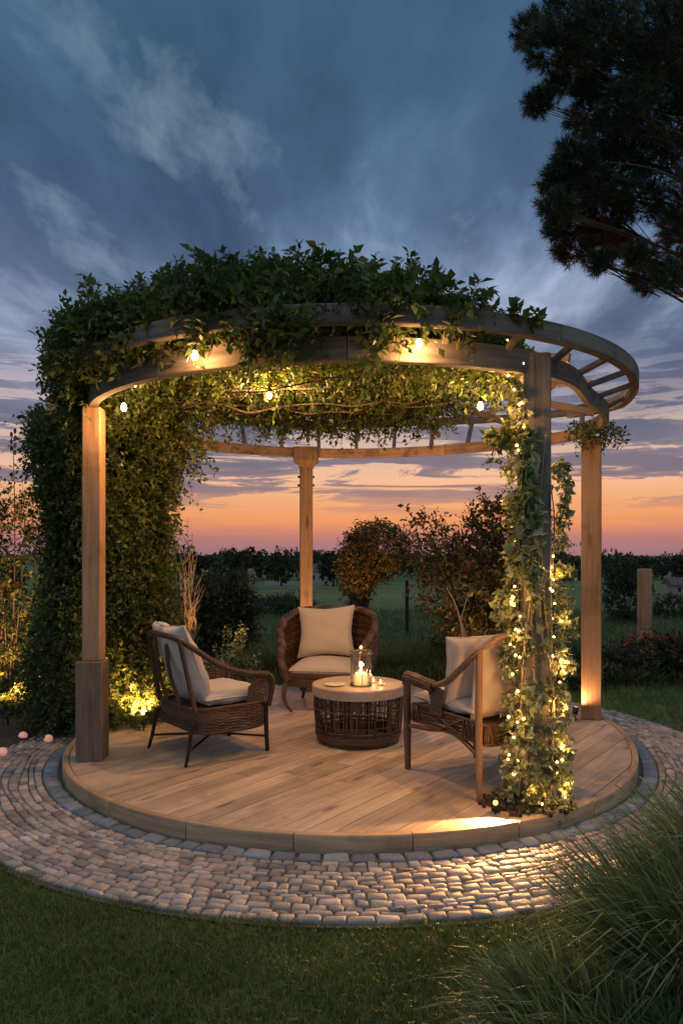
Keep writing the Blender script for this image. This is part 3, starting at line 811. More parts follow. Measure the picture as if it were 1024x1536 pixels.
# ------------------------------------------------------------------ ivy on the front right post
def build_ivy():
    t = thing('ivy_plant', 'pale-leaved ivy twined around the weathered front right post', 'ivy', (P3.x, P3.y, DZ))
    T = np.array([P3.x, P3.y, DZ]); m = MB()
    for i in range(9):
        a = i*.7; r = .092; pts = []
        top = random.uniform(1.5, 2.5)
        for k in range(26):
            z = top*k/25; q = a+.5*math.sin(z*2.2+i)+z*.25*(1 if i % 2 else -1)
            s = r*1.0/max(abs(math.cos(q)), abs(math.sin(q)))
            s = min(s, .118)+.006*math.sin(z*9+i)
            pts.append(Vector((s*math.cos(q-.12), s*math.sin(q-.12), z)))
        m.tube(pts, .006+.005*random.random(), 6, lambda s: 1.1-.6*s)
    m.build('stem', M['palebark'], t)
    S = []; W = []
    n = 1250                                                     # fine clothing leaves along the post
    z = RNG.uniform(0, 1, n)**1.25*2.25; th = RNG.uniform(0, 2*PI, n); r = .105+RNG.uniform(0, .04, n)+.03*np.exp(-(z/.35)**2)
    R = np.stack([r*np.cos(th), r*np.sin(th), z], 1)
    keep = ~((z > 1.35) & (np.cos(th-math.radians(-40)) > .25))    # bare weathered face higher up on the right
    R = R[keep]; th = th[keep]; n = len(R)
    S.append(sprigs(R, np.stack([np.cos(th)*.6, np.sin(th)*.6, RNG.uniform(-1, .6, n)], 1), .07*RNG.uniform(.6, 1.3, n), 6, .026, .3, wide=.8, heart=True))
    for (px, py, rx, rz, dy, n, lf) in [(792, 700, .07, .12, -.13, 34, .075), (790, 750, .09, .10, -.14, 40, .085), (795, 790, .09, .10, -.15, 40, .085), (785, 830, .10, .10, -.13, 34, .08), (800, 870, .08, .09, -.13, 22, .07),
                                        (757, 900, .09, .07, 0, 30, .06), (748, 918, .08, .05, .05, 20, .055), (762, 985, .06, .09, -.02, 24, .06), (800, 1045, .07, .07, -.15, 24, .075), (790, 1085, .09, .10, -.12, 30, .06),
                                        (800, 1125, .10, .10, -.12, 34, .06), (815, 1160, .11, .10, -.1, 36, .055), (800, 1185, .10, .06, -.1, 26, .05), (840, 705, .08, .07, .1, 26, .05), (850, 735, .07, .08, .12, 24, .05),
                                        (846, 775, .06, .10, .1, 24, .05), (840, 812, .05, .06, .1, 14, .05), (850, 852, .08, .035, 0, 14, .06), (848, 900, .07, .05, 0, 14, .05), (856, 945, .07, .05, .02, 16, .05),
                                        (850, 1000, .10, .05, .02, 26, .045), (842, 1035, .06, .05, 0, 18, .045), (845, 1130, .06, .06, 0, 18, .045), (768, 640, .10, .10, -.02, 40, .06), (776, 600, .06, .12, -.06, 34, .055), (762, 575, .09, .07, -.03, 34, .05), (742, 655, .08, .05, 0, 16, .055), (790, 660, .05, .08, -.12, 16, .08)]:
        c = at(px, py, P3.y+dy); lf *= .60; n = int(n*1.5); rx *= .46; rz *= .85; px = 803+(px-803)*.86; n = int(n*.85); p, d = ell(n, c, (rx, .05, rz), .2)
        S.append(sprigs(p-T, d*.5+RNG.normal(size=(n, 3))*.5+np.array([0, -.1, -.25]), lf*.9*RNG.uniform(.5, 1.3, n), 4, lf, .4, wide=.85, heart=True, spread=.8, fold=.5, rnd=np.clip(RNG.uniform(.3, 1, n), 0, 1)))
    leafy('leaves', M['ivy'], t, S)
    m = MB()
    for i in range(260):
        a = random.uniform(0, 6.3); r = .24*min(1.1, abs(random.gauss(0, .6))); m.blob((r*math.cos(a)-.06, .8*r*math.sin(a)-.02, .012+.05*max(0, 1-r/.25)*random.random()), random.uniform(.008, .02), 4, .2)
    m.blob((-.05, 0, 0), (.24, .17, .045), 8, .08)
    so_ = m.build('soil_mound', M['soil']); so_.location = P3
    tag(so_, 'small heap of dark soil at the foot of the ivy-wrapped post', 'soil')
build_ivy()
def build_sprig():
    c = at(895, 645, 6.3); t = thing('vine_sprig', 'small clump of lit vine leaves hanging at the top of the far right post', 'vine', tuple(c))
    S = []
    n = 70; p, d = ell(n, (0, 0, 0), (.20, .16, .07), .2); S.append(sprigs(p, RNG.normal(size=(n, 3))*.6+np.array([0, 0, -.2]), .12*RNG.uniform(.6, 1.3, n), 7, .042, .4))
    leafy('foliage', M['vine'], t, S)
build_sprig()

# ------------------------------------------------------------------ lights of the place
def build_lights():
    bulbs = [(292, 532, 3.99, 'hanging bulb in front of the long front beam, left of its middle', 7), (186, 610, 5.0, 'lit hanging bulb beside the top of the front left post', 18),
             (404, 592, 5.4, 'lit hanging bulb under the middle of the leafy ceiling, near the rear post', 88), (628, 515, 3.87, 'lit bulb against the front beam, right of its middle', 7),
             (720, 608, 5.0, 'lit hanging bulb under the roof beside the ivy-wrapped post', 72), (202, 577, 5.12, 'small lit bulb on the beam end above the front left post', 2)]
    for px, py, dp, lab, w in bulbs:
        c = at(px, py, dp); t = thing('pendant_bulb', lab, 'light bulb', tuple(c), 0, 'bulbs hung from the pergola')
        s = .6 if w == 2 else 1
        m = MB(); m.lathe([(0, -.030*s), (.012*s, -.027*s), (.020*s, -.012*s), (.018*s, .004*s), (.010*s, .020*s), (.008*s, .024*s)], k=12); m.build('glass_bulb', M['bulb'], t)
        m = MB(); m.lathe([(.0, .020*s), (.011*s, .022*s), (.012*s, .05*s), (.006*s, .06*s), (0, .06*s)], k=10); m.build('socket', M['black'], t)
        zt = max(.03, 2.74-c.z); m = MB(); m.tube([(0, 0, .055*s), (0.004, 0, .055*s+zt*.5), (0, 0, .06*s+zt)], .003, 5); m.build('cord', M['wire'], t)
        lamp('POINT', c+Vector((0, 0, -.06)), w, t, .03)
    # fairy lights on the ivy post
    t = thing('fairy_lights', 'string of tiny warm lights twisted through the ivy on the post', 'string lights', tuple(P3))
    pts_l = [(785, 545), (760, 562), (770, 585), (782, 606), (784, 640), (778, 675), (786, 715), (782, 760), (772, 810), (776, 850), (771, 880), (766, 905), (778, 925), (773, 945), (765, 965), (771, 983), (769, 1012), (775, 1040), (762, 1075), (776, 1083), (770, 1105), (760, 1137), (776, 1142), (770, 1160), (800, 1180), (792, 1190), (812, 1207)]
    pts_r = [(830, 835), (827, 850), (829, 868), (827, 885), (832, 905), (828, 930), (830, 955), (830, 985), (826, 1003), (848, 1008), (838, 1022), (826, 1050), (820, 1085), (834, 1100), (842, 1122), (836, 1142), (834, 1160), (846, 1196), (838, 1205)]
    m = MB(); k = 0
    for pts, dy in ((pts_l, -.10), (pts_r, -.05)):
        P = [at(px, py, P3.y+dy+random.uniform(-.03, .02)) for px, py in pts]
        for p in P[1:-1]: pass
        m.tube([p-P3 for p in P], .0022, 4)
        for i, p in enumerate(P):
            if dy == -.10 and 6 <= i <= 9 and i != 8: continue
            for q in range(2 if i % 2 else 1):
                b = MB(); pp = p+Vector((random.uniform(-.02, .02), random.uniform(-.02, 0), random.uniform(-.02, .02)))*(q+.3)
                b.blob(pp-P3, .0062+.002*random.random(), 4); b.build('light_bulb', M['fairy'], t)
    m.build('wire', M['wire'], t)
    for px, py, dy, w in [(762, 570, -.06, 1.4), (774, 620, -.16, .9), (765, 900, -.16, 1.0), (768, 960, -.16, 1.1), (764, 1020, -.17, 1.0), (764, 1080, -.18, 1.3), (756, 1140, -.16, .9), (800, 1186, -.22, .5),
                         (835, 860, -.08, 1.1), (842, 930, -.07, .9), (845, 1000, -.1, 1.3), (840, 1060, -.13, .8), (845, 1120, -.13, .9), (850, 1180, -.14, .8)]:
        lamp('POINT', at(px, py, P3.y+dy), w*1.5, t, .012, color=(1, .46, .13))
    # far end of the string in the roof
    t = thing('fairy_lights', 'short string of tiny warm lights behind the front beam under the leaves', 'string lights', tuple(at(650, 500, 4.3)))
    o0 = Vector(t.location); m = MB(); P = [at(px, py, 4.32) for px, py in [(455, 502), (500, 508), (560, 500), (600, 506), (660, 498), (715, 500), (760, 508)]]
    m.tube([p-o0 for p in P], .0022, 4); m.build('wire', M['wire'], t)
    for p in P:
        b = MB(); b.blob(p-o0+Vector((0, -.01, -.012)), .006, 4); b.build('light_bulb', M['fairy'], t)
    lamp('POINT', at(620, 512, 4.4), 2.5, t, .03); lamp('POINT', at(480, 520, 4.4), .8, t, .03)

    def spot(label, loc, target, w, size=70, blend=.7, pre=.10, name='garden_spotlight', dz=.09, color=(1, .43, .13)):
        loc = Vector(loc); t = thing(name, label, 'spotlight', tuple(loc), 0, 'small black garden spotlights')
        d = (Vector(target)-loc).normalized(); m = MB()
        c = Vector((0, 0, dz)); m.tube([c-d*.035, c-d*.03, c+d*.03], .024, 12, lambda s: .7 if s == 0 else 1); m.build('housing', M['black'], t)
        m = MB(); m.tube([Vector((0, 0, 0)), c-d*.01], .006, 6); m.build('stake', M['black'], t)
        m = MB(); m.tube([c+d*.0305, c+d*.033], .015, 12); m.build('lens', M['lens'], t)
        lamp('SPOT', loc+c+d*.04, w, t, .015, target=loc+c+d*2, size=size, blend=blend, color=color)
        return t
    spot('black spotlight in the soil at the far left, lighting the shrub', Vector((-2.93, 6.45, .05)), Vector((-3.2, 7.3, 1.2)), 420, 110)
    spot('black spotlight under the leafy curtain, behind the left armchair', (-1.62, 6.02, DZ), (-2.1, 6.75, 1.2), 330, 125)
    spot('black spotlight at the foot of the bare twiggy shrub', (-1.72, 8.45, 0), (-1.68, 8.75, 1.3), 130, 60)
    spot('black spotlight under the round rusty-leaved tree', (.18, 10.2, 0), (.22, 10.9, 1.2), 260, 60)
    spot('black spotlight in the grass below the brown-leaved shrub', (1.32, 7.95, 0), (1.55, 8.7, 1.1), 120, 80)
    spot('black spotlight on the deck at the foot of the rear post, behind the rear armchair', (P2.x-.02, P2.y-.28, DZ), (P2.x, P2.y, 2.2), 130, 150, pre=.1, color=WARM)
    spot('black spotlight on the deck at the foot of the far right post', (P4.x-.17, P4.y-.10, DZ), (P4.x-.05, P4.y-.02, .9), 36, 172, .8, color=WARM)
    spot('black spotlight on the deck between armchair leg and ivy post', (.86, 4.10, DZ), (.66, 3.2, .06), 115, 140, .2, dz=.075, color=WARM)
    # small pink glass ball lights in the bed
    for i, (px, py, d, lab) in enumerate([(35, 1103, 6.1, 'pink glass ball light in the soil, middle one of three by the path'), (73, 1110, 6.0, 'pink glass ball light nearest the front left post'), (4, 1128, 5.6, 'pink glass ball light at the very edge of the photo')]):
        p = at(px, py, d); p.z = .0; t = thing('ball_light', lab, 'garden light', tuple(p), 0, 'pink ball lights in the left bed')
        m = MB(); m.blob((0, 0, .045), (.036, .036, .033), 8); m.build('globe', M['pinkglow'], t)
        m = MB(); m.lathe([(.03, 0), (.032, .012), (.02, .018)], k=12); m.build('base', M['black'], t)
build_lights()

# ------------------------------------------------------------------ furniture
def weave(mb, S, nu, nv, rad=.006, amp=.006, stake=.005, ku=2, vwrap=False, flat=1.0, closed=False):
    """S(u,v) -> (point, normal). nv strands run along u, weaving over nu stakes"""
    for i in range(nu+(0 if closed else 1)):
        u = i/nu; path = [S(u, v)[0] for v in [k/8 for k in range(9)]]
        mb.tube(path, stake, 4)
    K = nu*ku
    for j in range(nv):
        v = (j+.5)/nv; path = []
        for k in range(K+(0 if closed else 1)):
            u = k/K; p, n = S(u, min(1, max(0, v+random.uniform(-.12, .12)/nv)))
            ph = math.cos(PI*(k/ku)+PI*(j % 2))
            path.append(p+n*amp*ph)
        mb.tube(path, rad, 5, closed=closed)
def pillow(w, h, d, k=18, pinch=.12, wr=.006, seed=0):
    """soft cushion in the xz plane, thickness along y; returns MB"""
    rs = random.Random(seed); ph = [rs.uniform(0, 6.3) for _ in range(8)]
    m = MB(); vs = []
    def surf(s, t, side):
        ax = 1-pinch*(1-abs(t)**1.5)*abs(s)**3*.8; az = 1-pinch*(1-abs(s)**1.5)*abs(t)**3*.8
        th = ((1-abs(s)**2.6)*(1-abs(t)**2.6))**.42
        wv = wr*(math.sin(s*7+t*3+ph[0])+math.sin(t*9-s*4+ph[1])+.6*math.sin(s*15+ph[2])*math.sin(t*13+ph[3]))*(.4+abs(s*t))
        return Vector((s*w/2*ax, side*(th*d/2+.004)+wv*side*.8, t*h/2*az))
    n = k+1
    for side in (-1, 1):
        for i in range(n):
            for j in range(n): 
                a = -1+2*i/k; b = -1+2*j/k; a = math.sin(a*PI/2); b = math.sin(b*PI/2)
                vs.append(surf(a, b, side))
    fs = []
    for i in range(k):
        for j in range(k):
            a = i*n+j; fs.append((a, a+n, a+n+1, a+1)); b = a+n*n; fs.append((b, b+1, b+n+1, b+n))
    rim = [(i, 0) for i in range(n)]+[(k, j) for j in range(1, n)]+[(i, k) for i in range(k-1, -1, -1)]+[(0, j) for j in range(k-1, 0, -1)]
    idx = [i*n+j for i, j in rim]; L = len(idx)
    for q in range(L): a, b = idx[q], idx[(q+1) % L]; fs.append((b, a, a+n*n, b+n*n))
    m.add(vs, fs, None, .5, True)
    m.rim = [((vs[i]+vs[i+n*n])/2) for i in idx]
    return m
def place(mb, mat4):
    mb.v = [tuple(mat4 @ Vector(p)) for p in mb.v]; mb.rim = [mat4 @ Vector(p) for p in mb.rim]; return mb
def cushion(mb, name, mat, t):
    o = mb.build(name, mat, t); q = MB(); q.tube(mb.rim, .0055, 6, closed=True); q.build('piping', mat, o); return o


def armchair_open():
    """left armchair, local +y is forward"""
    c = Vector((-.96, 5.47, DZ)); t = thing('armchair', 'wicker armchair seen from behind with pale draped cushions and dark X-braced legs', 'armchair', tuple(c), math.radians(-52))
    hw, hb, hf = .285, -.28, .28
    for sx in (-1, 1):
        m = MB(); m.tube(catmull([(sx*.29, hb-.03, .30), (sx*.30, hb-.06, .12), (sx*.31, hb-.09, 0)]), .014, 10, lambda s: 1.1-.3*s); m.build('leg', M['metal'], t)
        m = MB(); m.tube(catmull([(sx*.29, hf, .36), (sx*.285, hf+.01, .18), (sx*.285, hf+.02, 0)]), .017, 10, lambda s: 1.15-.3*s); m.build('leg', M['metal'], t)
        m = MB(); m.tube([(sx*.305, hb-.07, .10), (0, 0, .125), (-sx*.285, hf+.012, .11)], .0085, 8); m.build('stretcher', M['metal'], t)
    # woven seat apron: rounded-rectangle belt
    def belt(u, v, z0=.225, z1=.375):
        a = 2*PI*u; e = .38; ca, sa = math.cos(a), math.sin(a)
        x = .325*math.copysign(abs(ca)**e, ca); y = .30*math.copysign(abs(sa)**e, sa)
        dip = -.022*(.5+.5*math.cos(2*a)) * (1-v)
        n = Vector((ca, sa, 0)); return Vector((x, y, z0+dip+(z1-z0)*v)), n
    m = MB(); weave(m, belt, 84, 17, .0058, .006, .004, closed=True, ku=1)
    for z in (.225, .375): m.tube([belt(i/96, 0 if z < .3 else 1)[0] for i in range(96)], .012, 8, closed=True)
    m.build('woven_apron', M['wicker'], t)
    m = MB(); m.box((0, 0, .345), (.60, .55, .02), bev=.004, along=0); m.build('seat_board', M['rattan'], t)
    # back: frame and flat slats, leaning back
    bt = lambda x, s: Vector((x*(1-.16*s), -.29-.10*s+.03*abs(x)*4*0-(.03-.35*x*x)*s, .36+.50*s))
    m = MB()
    for x in (-.30, .30): m.sweep(catmull([bt(x, 0), bt(x, .35), bt(x, .7), bt(x, 1)], 4), rect(.042, .024, .006), (0, 1, .2))
    for x in (-.105, .105): m.sweep(catmull([bt(x, 0)+Vector((0, -.012, 0)), bt(x, .5)+Vector((0, -.03, 0)), bt(x, 1)], 5), rect(.05, .012, .003), (0, 1, .2))
    m.build('backrest_slats', M['rattan_dark'], t)
    # continuous rattan rail: arm, back top, arm
    m = MB(); pth = [(-.315, hf+.01, .0+.34), (-.33, hf+.035, .50), (-.335, hf-.01, .575), (-.34, .10, .60), (-.325, -.10, .665), (-.29, -.27, .78), (-.25, -.385, .862), (-.13, -.425, .885), (0, -.44, .89)]
    pth = pth+[(-x, y, z) for x, y, z in reversed(pth[:-1])]
    m.tube(catmull(pth, 8), .020, 10); m.build('arm_rail', M['rattan_dark'], t)
    m = MB()
    for s in (-1, 1):
        cp = catmull([(s*.335, hf-.01, .583), (s*.34, .10, .61), (s*.325, -.10, .675), (s*.29, -.27, .79)], 30)
        pth = []                                            # binding wound round the rail
        for i, p in enumerate(cp):
            a = i*1.25; pth.append(p+Vector((math.cos(a)*.020, 0, math.sin(a)*.020-.008)))
        m.tube(pth, .0048, 5)
    m.build('arm_binding', M['wicker'], t)
    for s in (-1, 1):                                       # woven front arm fill
        def side(u, v, s=s):
            p0 = Vector((s*.325, .285-.02*u, .36)); y = .27-.16*u
            zt = .575+.02*u-.10*u*u
            return Vector((s*(.322+.012*v), y+.03*math.sin(PI*v)*(1-u), .37+(zt-.37)*v)), Vector((s, 0, 0))
        m = MB(); weave(m, side, 8, 16, .0052, .005, .0045); m.build('arm_panel', M['wicker'], t)
    # cushions
    p = pillow(.55, .50, .14, pinch=.05, wr=.005, seed=3); place(p, Matrix.Translation((0, .055, .425)) @ Matrix.Rotation(PI/2, 4, 'X')); cushion(p, 'seat_cushion', M['greycloth'], t)
    # back cushion, draped over the rail
    p = pillow(.50, .60, .16, 22, pinch=.05, wr=.009, seed=9)
    def bend(q):
        x, y, z = q; k = (z+.30)/.60
        return (x*(1-.08*k), y*(1+.15*k)-.0-.05*k*k*math.cos(x*4)-.02*math.sin(x*16)*k*(y < 0), z)
    p.v = [bend(q) for q in p.v]; p.rim = [Vector(bend(q)) for q in p.rim]
    place(p, Matrix.Translation((0, -.235, .675)) @ Matrix.Rotation(math.radians(17), 4, 'X')); cushion(p, 'back_cushion', M['greycloth'], t)
armchair_open()

def armchair_right():
    c = Vector((.885, 4.775, DZ)); t = thing('armchair', 'wooden-framed wicker armchair beside the ivy post, with a big cream pillow', 'armchair', tuple(c), math.atan2(.88, -.48)-PI/2)
    hw = .27; hf = .375; hb = -.375
    for s in (-1, 1):
        m = MB(); m.sweep(catmull([(s*hw*1.08, hf, 0), (s*hw*1.09, hf+.005, .35), (s*hw*1.1, hf, .60)], 5), rect(.044, .040, .010), (0, 1, 0), lambda q: .85+.2*min(1, q*3)); m.build('leg', M['rattan'], t)
        m = MB(); m.sweep(catmull([(s*hw*1.08, hb, 0), (s*hw*1.10, hb-.0, .40), (s*hw*1.08, hb-.0, .885)], 5), rect(.040, .036, .010), (0, 1, 0), lambda q: .85+.2*min(1, q*3)); m.build('leg', M['rattan_light'], t)
        m = MB(); m.sweep(catmull([(s*hw*1.08, hf-.02, .30), (s*hw*1.04, .15, .315), (s*hw*1.02, -.1, .345), (s*hw*1.06, hb+.02, .27)], 6), rect(.034, .024, .006), (0, 0, 1)); m.build('stretcher', M['rattan'], t)
        # arm rail: level at the front, dipping, then sweeping up to the back corner
        ap = [(s*hw*1.1, hf+.02, .57), (s*hw*1.12, hf, .625), (s*hw*1.15, .26, .648), (s*hw*1.13, .10, .615), (s*hw*1.12, -.06, .655), (s*hw*1.12, -.22, .765), (s*hw*1.10, hb, .885), (s*hw*.8, hb-.06, .955)]
        m = MB(); m.sweep(catmull(ap, 8), rect(.05, .034, .012), (0, 0, 1), lambda q: (1, 1)); m.build('arm_rail', M['rattan_light'], t)
        def armwrap(u, v, s=s):                              # thick woven roll on the front of the arm
            cpt = Vector((s*hw*1.14, hf-.02-.30*u, .628-.02*u)); a = 2*PI*v; r = .040-.006*u
            n = Vector((math.cos(a), 0, math.sin(a))); return cpt+Vector((n.x*r, 0, n.z*r*.9)), n
        m = MB(); weave(m, armwrap, 22, 12, .0062, .004, .006); m.build('arm_weave', M['wicker'], t)
        # woven brace, wide at the arm, narrow at the seat
        def brace(u, v, s=s):
            yc = .055-.03*(1-v); w = .055+.07*v**2; return Vector((s*hw*1.12, yc+(u-.5)*2*w*.8, .43+.185*v+.03*(u-.5)*v)), Vector((s, 0, 0))
        m = MB(); weave(m, brace, 9, 18, .0058, .005, .006); m.build('arm_brace', M['wicker'], t)
    # woven apron
    def belt(u, v):
        a = 2*PI*u; e = .22; ca, sa = math.cos(a), math.sin(a)
        x = (hw*1.06)*math.copysign(abs(ca)**e, ca); y = (hf-.0)*math.copysign(abs(sa)**e, sa)
        return Vector((x, y, .33+.012*math.cos(2*a)+.115*v)), Vector((ca, sa, 0))
    m = MB(); weave(m, belt, 92, 11, .0062, .006, .005, closed=True, ku=1)
    for v in (0, 1): m.tube([belt(i/96, v)[0] for i in range(96)], .011, 8, closed=True)
    for i in range(64):                                     # loose diagonal strands
        u = i/64; p0, n = belt(u, .05); p1, _ = belt(u+random.choice((-1, 1))*.016, .95); m.tube([p0+n*.012, (p0+p1)/2+n*.016, p1+n*.012], .0055, 5)
    m.build('woven_apron', M['wicker'], t)
    m = MB(); m.box((0, 0, .425), (.54, .70, .02), bev=.004, along=0); m.build('seat_board', M['rattan'], t)
    # back rail and woven inner back uprights
    m = MB(); m.sweep(catmull([(-hw*.86, hb-.055, .95), (-hw*.4, hb-.075, .985), (0, hb-.08, .99), (hw*.4, hb-.075, .985), (hw*.86, hb-.055, .95)], 6), rect(.05, .034, .012), (0, 0, 1)); m.build('top_rail', M['rattan_light'], t)
    p = pillow(.53, .62, .12, pinch=.04, wr=.004, seed=4); place(p, Matrix.Translation((0, .04, .50)) @ Matrix.Rotation(PI/2, 4, 'X')); cushion(p, 'seat_cushion', M['cream'], t)
    p = pillow(.50, .50, .15, 20, pinch=.06, wr=.006, seed=5); place(p, Matrix.Translation((0, hb+.10, .70)) @ Matrix.Rotation(math.radians(6), 4, 'X')); cushion(p, 'back_cushion', M['cream'], t)
    p = pillow(.46, .44, .17, 20, pinch=.10, wr=.006, seed=6); place(p, Matrix.Translation((-.075, hb+.27, .735)) @ Matrix.Rotation(math.radians(-14), 4, 'Z') @ Matrix.Rotation(math.radians(14), 4, 'X') @ Matrix.Rotation(math.radians(-3), 4, 'Y')); cushion(p, 'scatter_pillow', M['cream'], t)
armchair_right()

def tub_chair():
    c = Vector((-.135, 7.0, DZ)); t = thing('armchair', 'round wicker tub armchair in front of the rear post, with a square cream pillow', 'armchair', tuple(c), math.radians(180-10))
    # local +y forward (towards the camera)
    def rim(ph):       # ph: 0 at back, +-PI*.68 at arm fronts
        k = abs(ph)/(PI*.68)
        r = .455+.02*math.cos(ph)
        x = r*math.sin(ph); y = -r*math.cos(ph)*.92
        z = .90-.03*k-.26*max(0, k-.35)**1.4/.65**1.4
        return Vector((x, y, z))
    def shell(u, v):
        ph = (u*2-1)*PI*.68; top = rim(ph); k = abs(ph)/(PI*.68)
        s = .80+.20*v**.8+.07*math.sin(PI*v)
        return Vector((top.x*s, top.y*s, .26+(top.z-.26)*v)), Vector((math.sin(ph), -math.cos(ph), .2)).normalized()
    m = MB(); weave(m, shell, 52, 44, .0085, .007, .007, ku=1); m.build('woven_shell', M['wicker'], t)
    m = MB(); weave(m, lambda u, v: (shell(u, v)[0]*1+shell(u, v)[1]*.022, shell(u, v)[1]), 40, 34, .008, .006, .007, ku=1); m.build('woven_shell', M['wicker'], t)
    # fat plaited rim that runs down into the arms
    m = MB(); base = [rim((i/60*2-1)*PI*.68) for i in range(61)]
    fr = []
    for s in (1, -1):
        e = base[0] if s > 0 else base[-1]; sx = -1 if s > 0 else 1
        fr.append([Vector((sx*.30, .34, .30)), Vector((sx*.345, .36, .42)), Vector((sx*.375, .31, .54)), e+Vector((0, .03, -.03))])
    full = catmull(fr[0]+[base[3]]+base[6:-6:6]+[base[-4]]+fr[1][::-1], 10)
    for q in range(5):
        pth = []
        for i, p in enumerate(full):
            a = i*.55+q*2*PI/5; T_ = (full[min(i+1, len(full)-1)]-full[max(i-1, 0)]).normalized(); S_ = T_.cross(Vector((0, 0, 1))).normalized(); U_ = S_.cross(T_)
            pth.append(p+(S_*math.cos(a)+U_*math.sin(a))*.026)
        m.tube(pth, .0155, 6)
    m.build('plaited_rim', M['wicker'], t)
    for s in (-1, 1):
        m = MB(); m.sweep(catmull([(s*.30, .33, .36), (s*.335, .345, .20), (s*.33, .33, .10), (s*.27, .30, 0)], 7), rect(.045, .035, .010), (0, 1, 0), lambda q: 1.15-.6*q); m.build('leg', M['rattan'], t)
        m = MB(); m.sweep(catmull([(s*.27, -.28, .30), (s*.29, -.32, .15), (s*.33, -.38, 0)], 7), rect(.04, .035, .010), (0, 1, 0), lambda q: 1.1-.45*q); m.build('leg', M['rattan'], t)
    def front(u, v): return Vector(((u-.5)*.60, .33+.02*math.cos((u-.5)*3), .24+.13*v)), Vector((0, 1, 0))
    m = MB(); weave(m, front, 30, 9, .008, .006, .006); 
    m.build('woven_apron', M['wicker'], t)
    m = MB(); m.lathe([(.0, .27), (.36, .27), (.36, .30), (0, .30)], k=28); m.build('seat_board', M['rattan'], t)
    p = pillow(.60, .62, .17, pinch=.03, wr=.004, seed=2); place(p, Matrix.Translation((0, .02, .385)) @ Matrix.Rotation(PI/2, 4, 'X')); cushion(p, 'seat_cushion', M['cream'], t)
    p = pillow(.56, .50, .17, 22, pinch=.16, wr=.005, seed=12); place(p, Matrix.Translation((.045, -.17, .70)) @ Matrix.Rotation(math.radians(17), 4, 'X') @ Matrix.Rotation(math.radians(3), 4, 'Y')); cushion(p, 'scatter_pillow', M['cream'], t)
tub_chair()

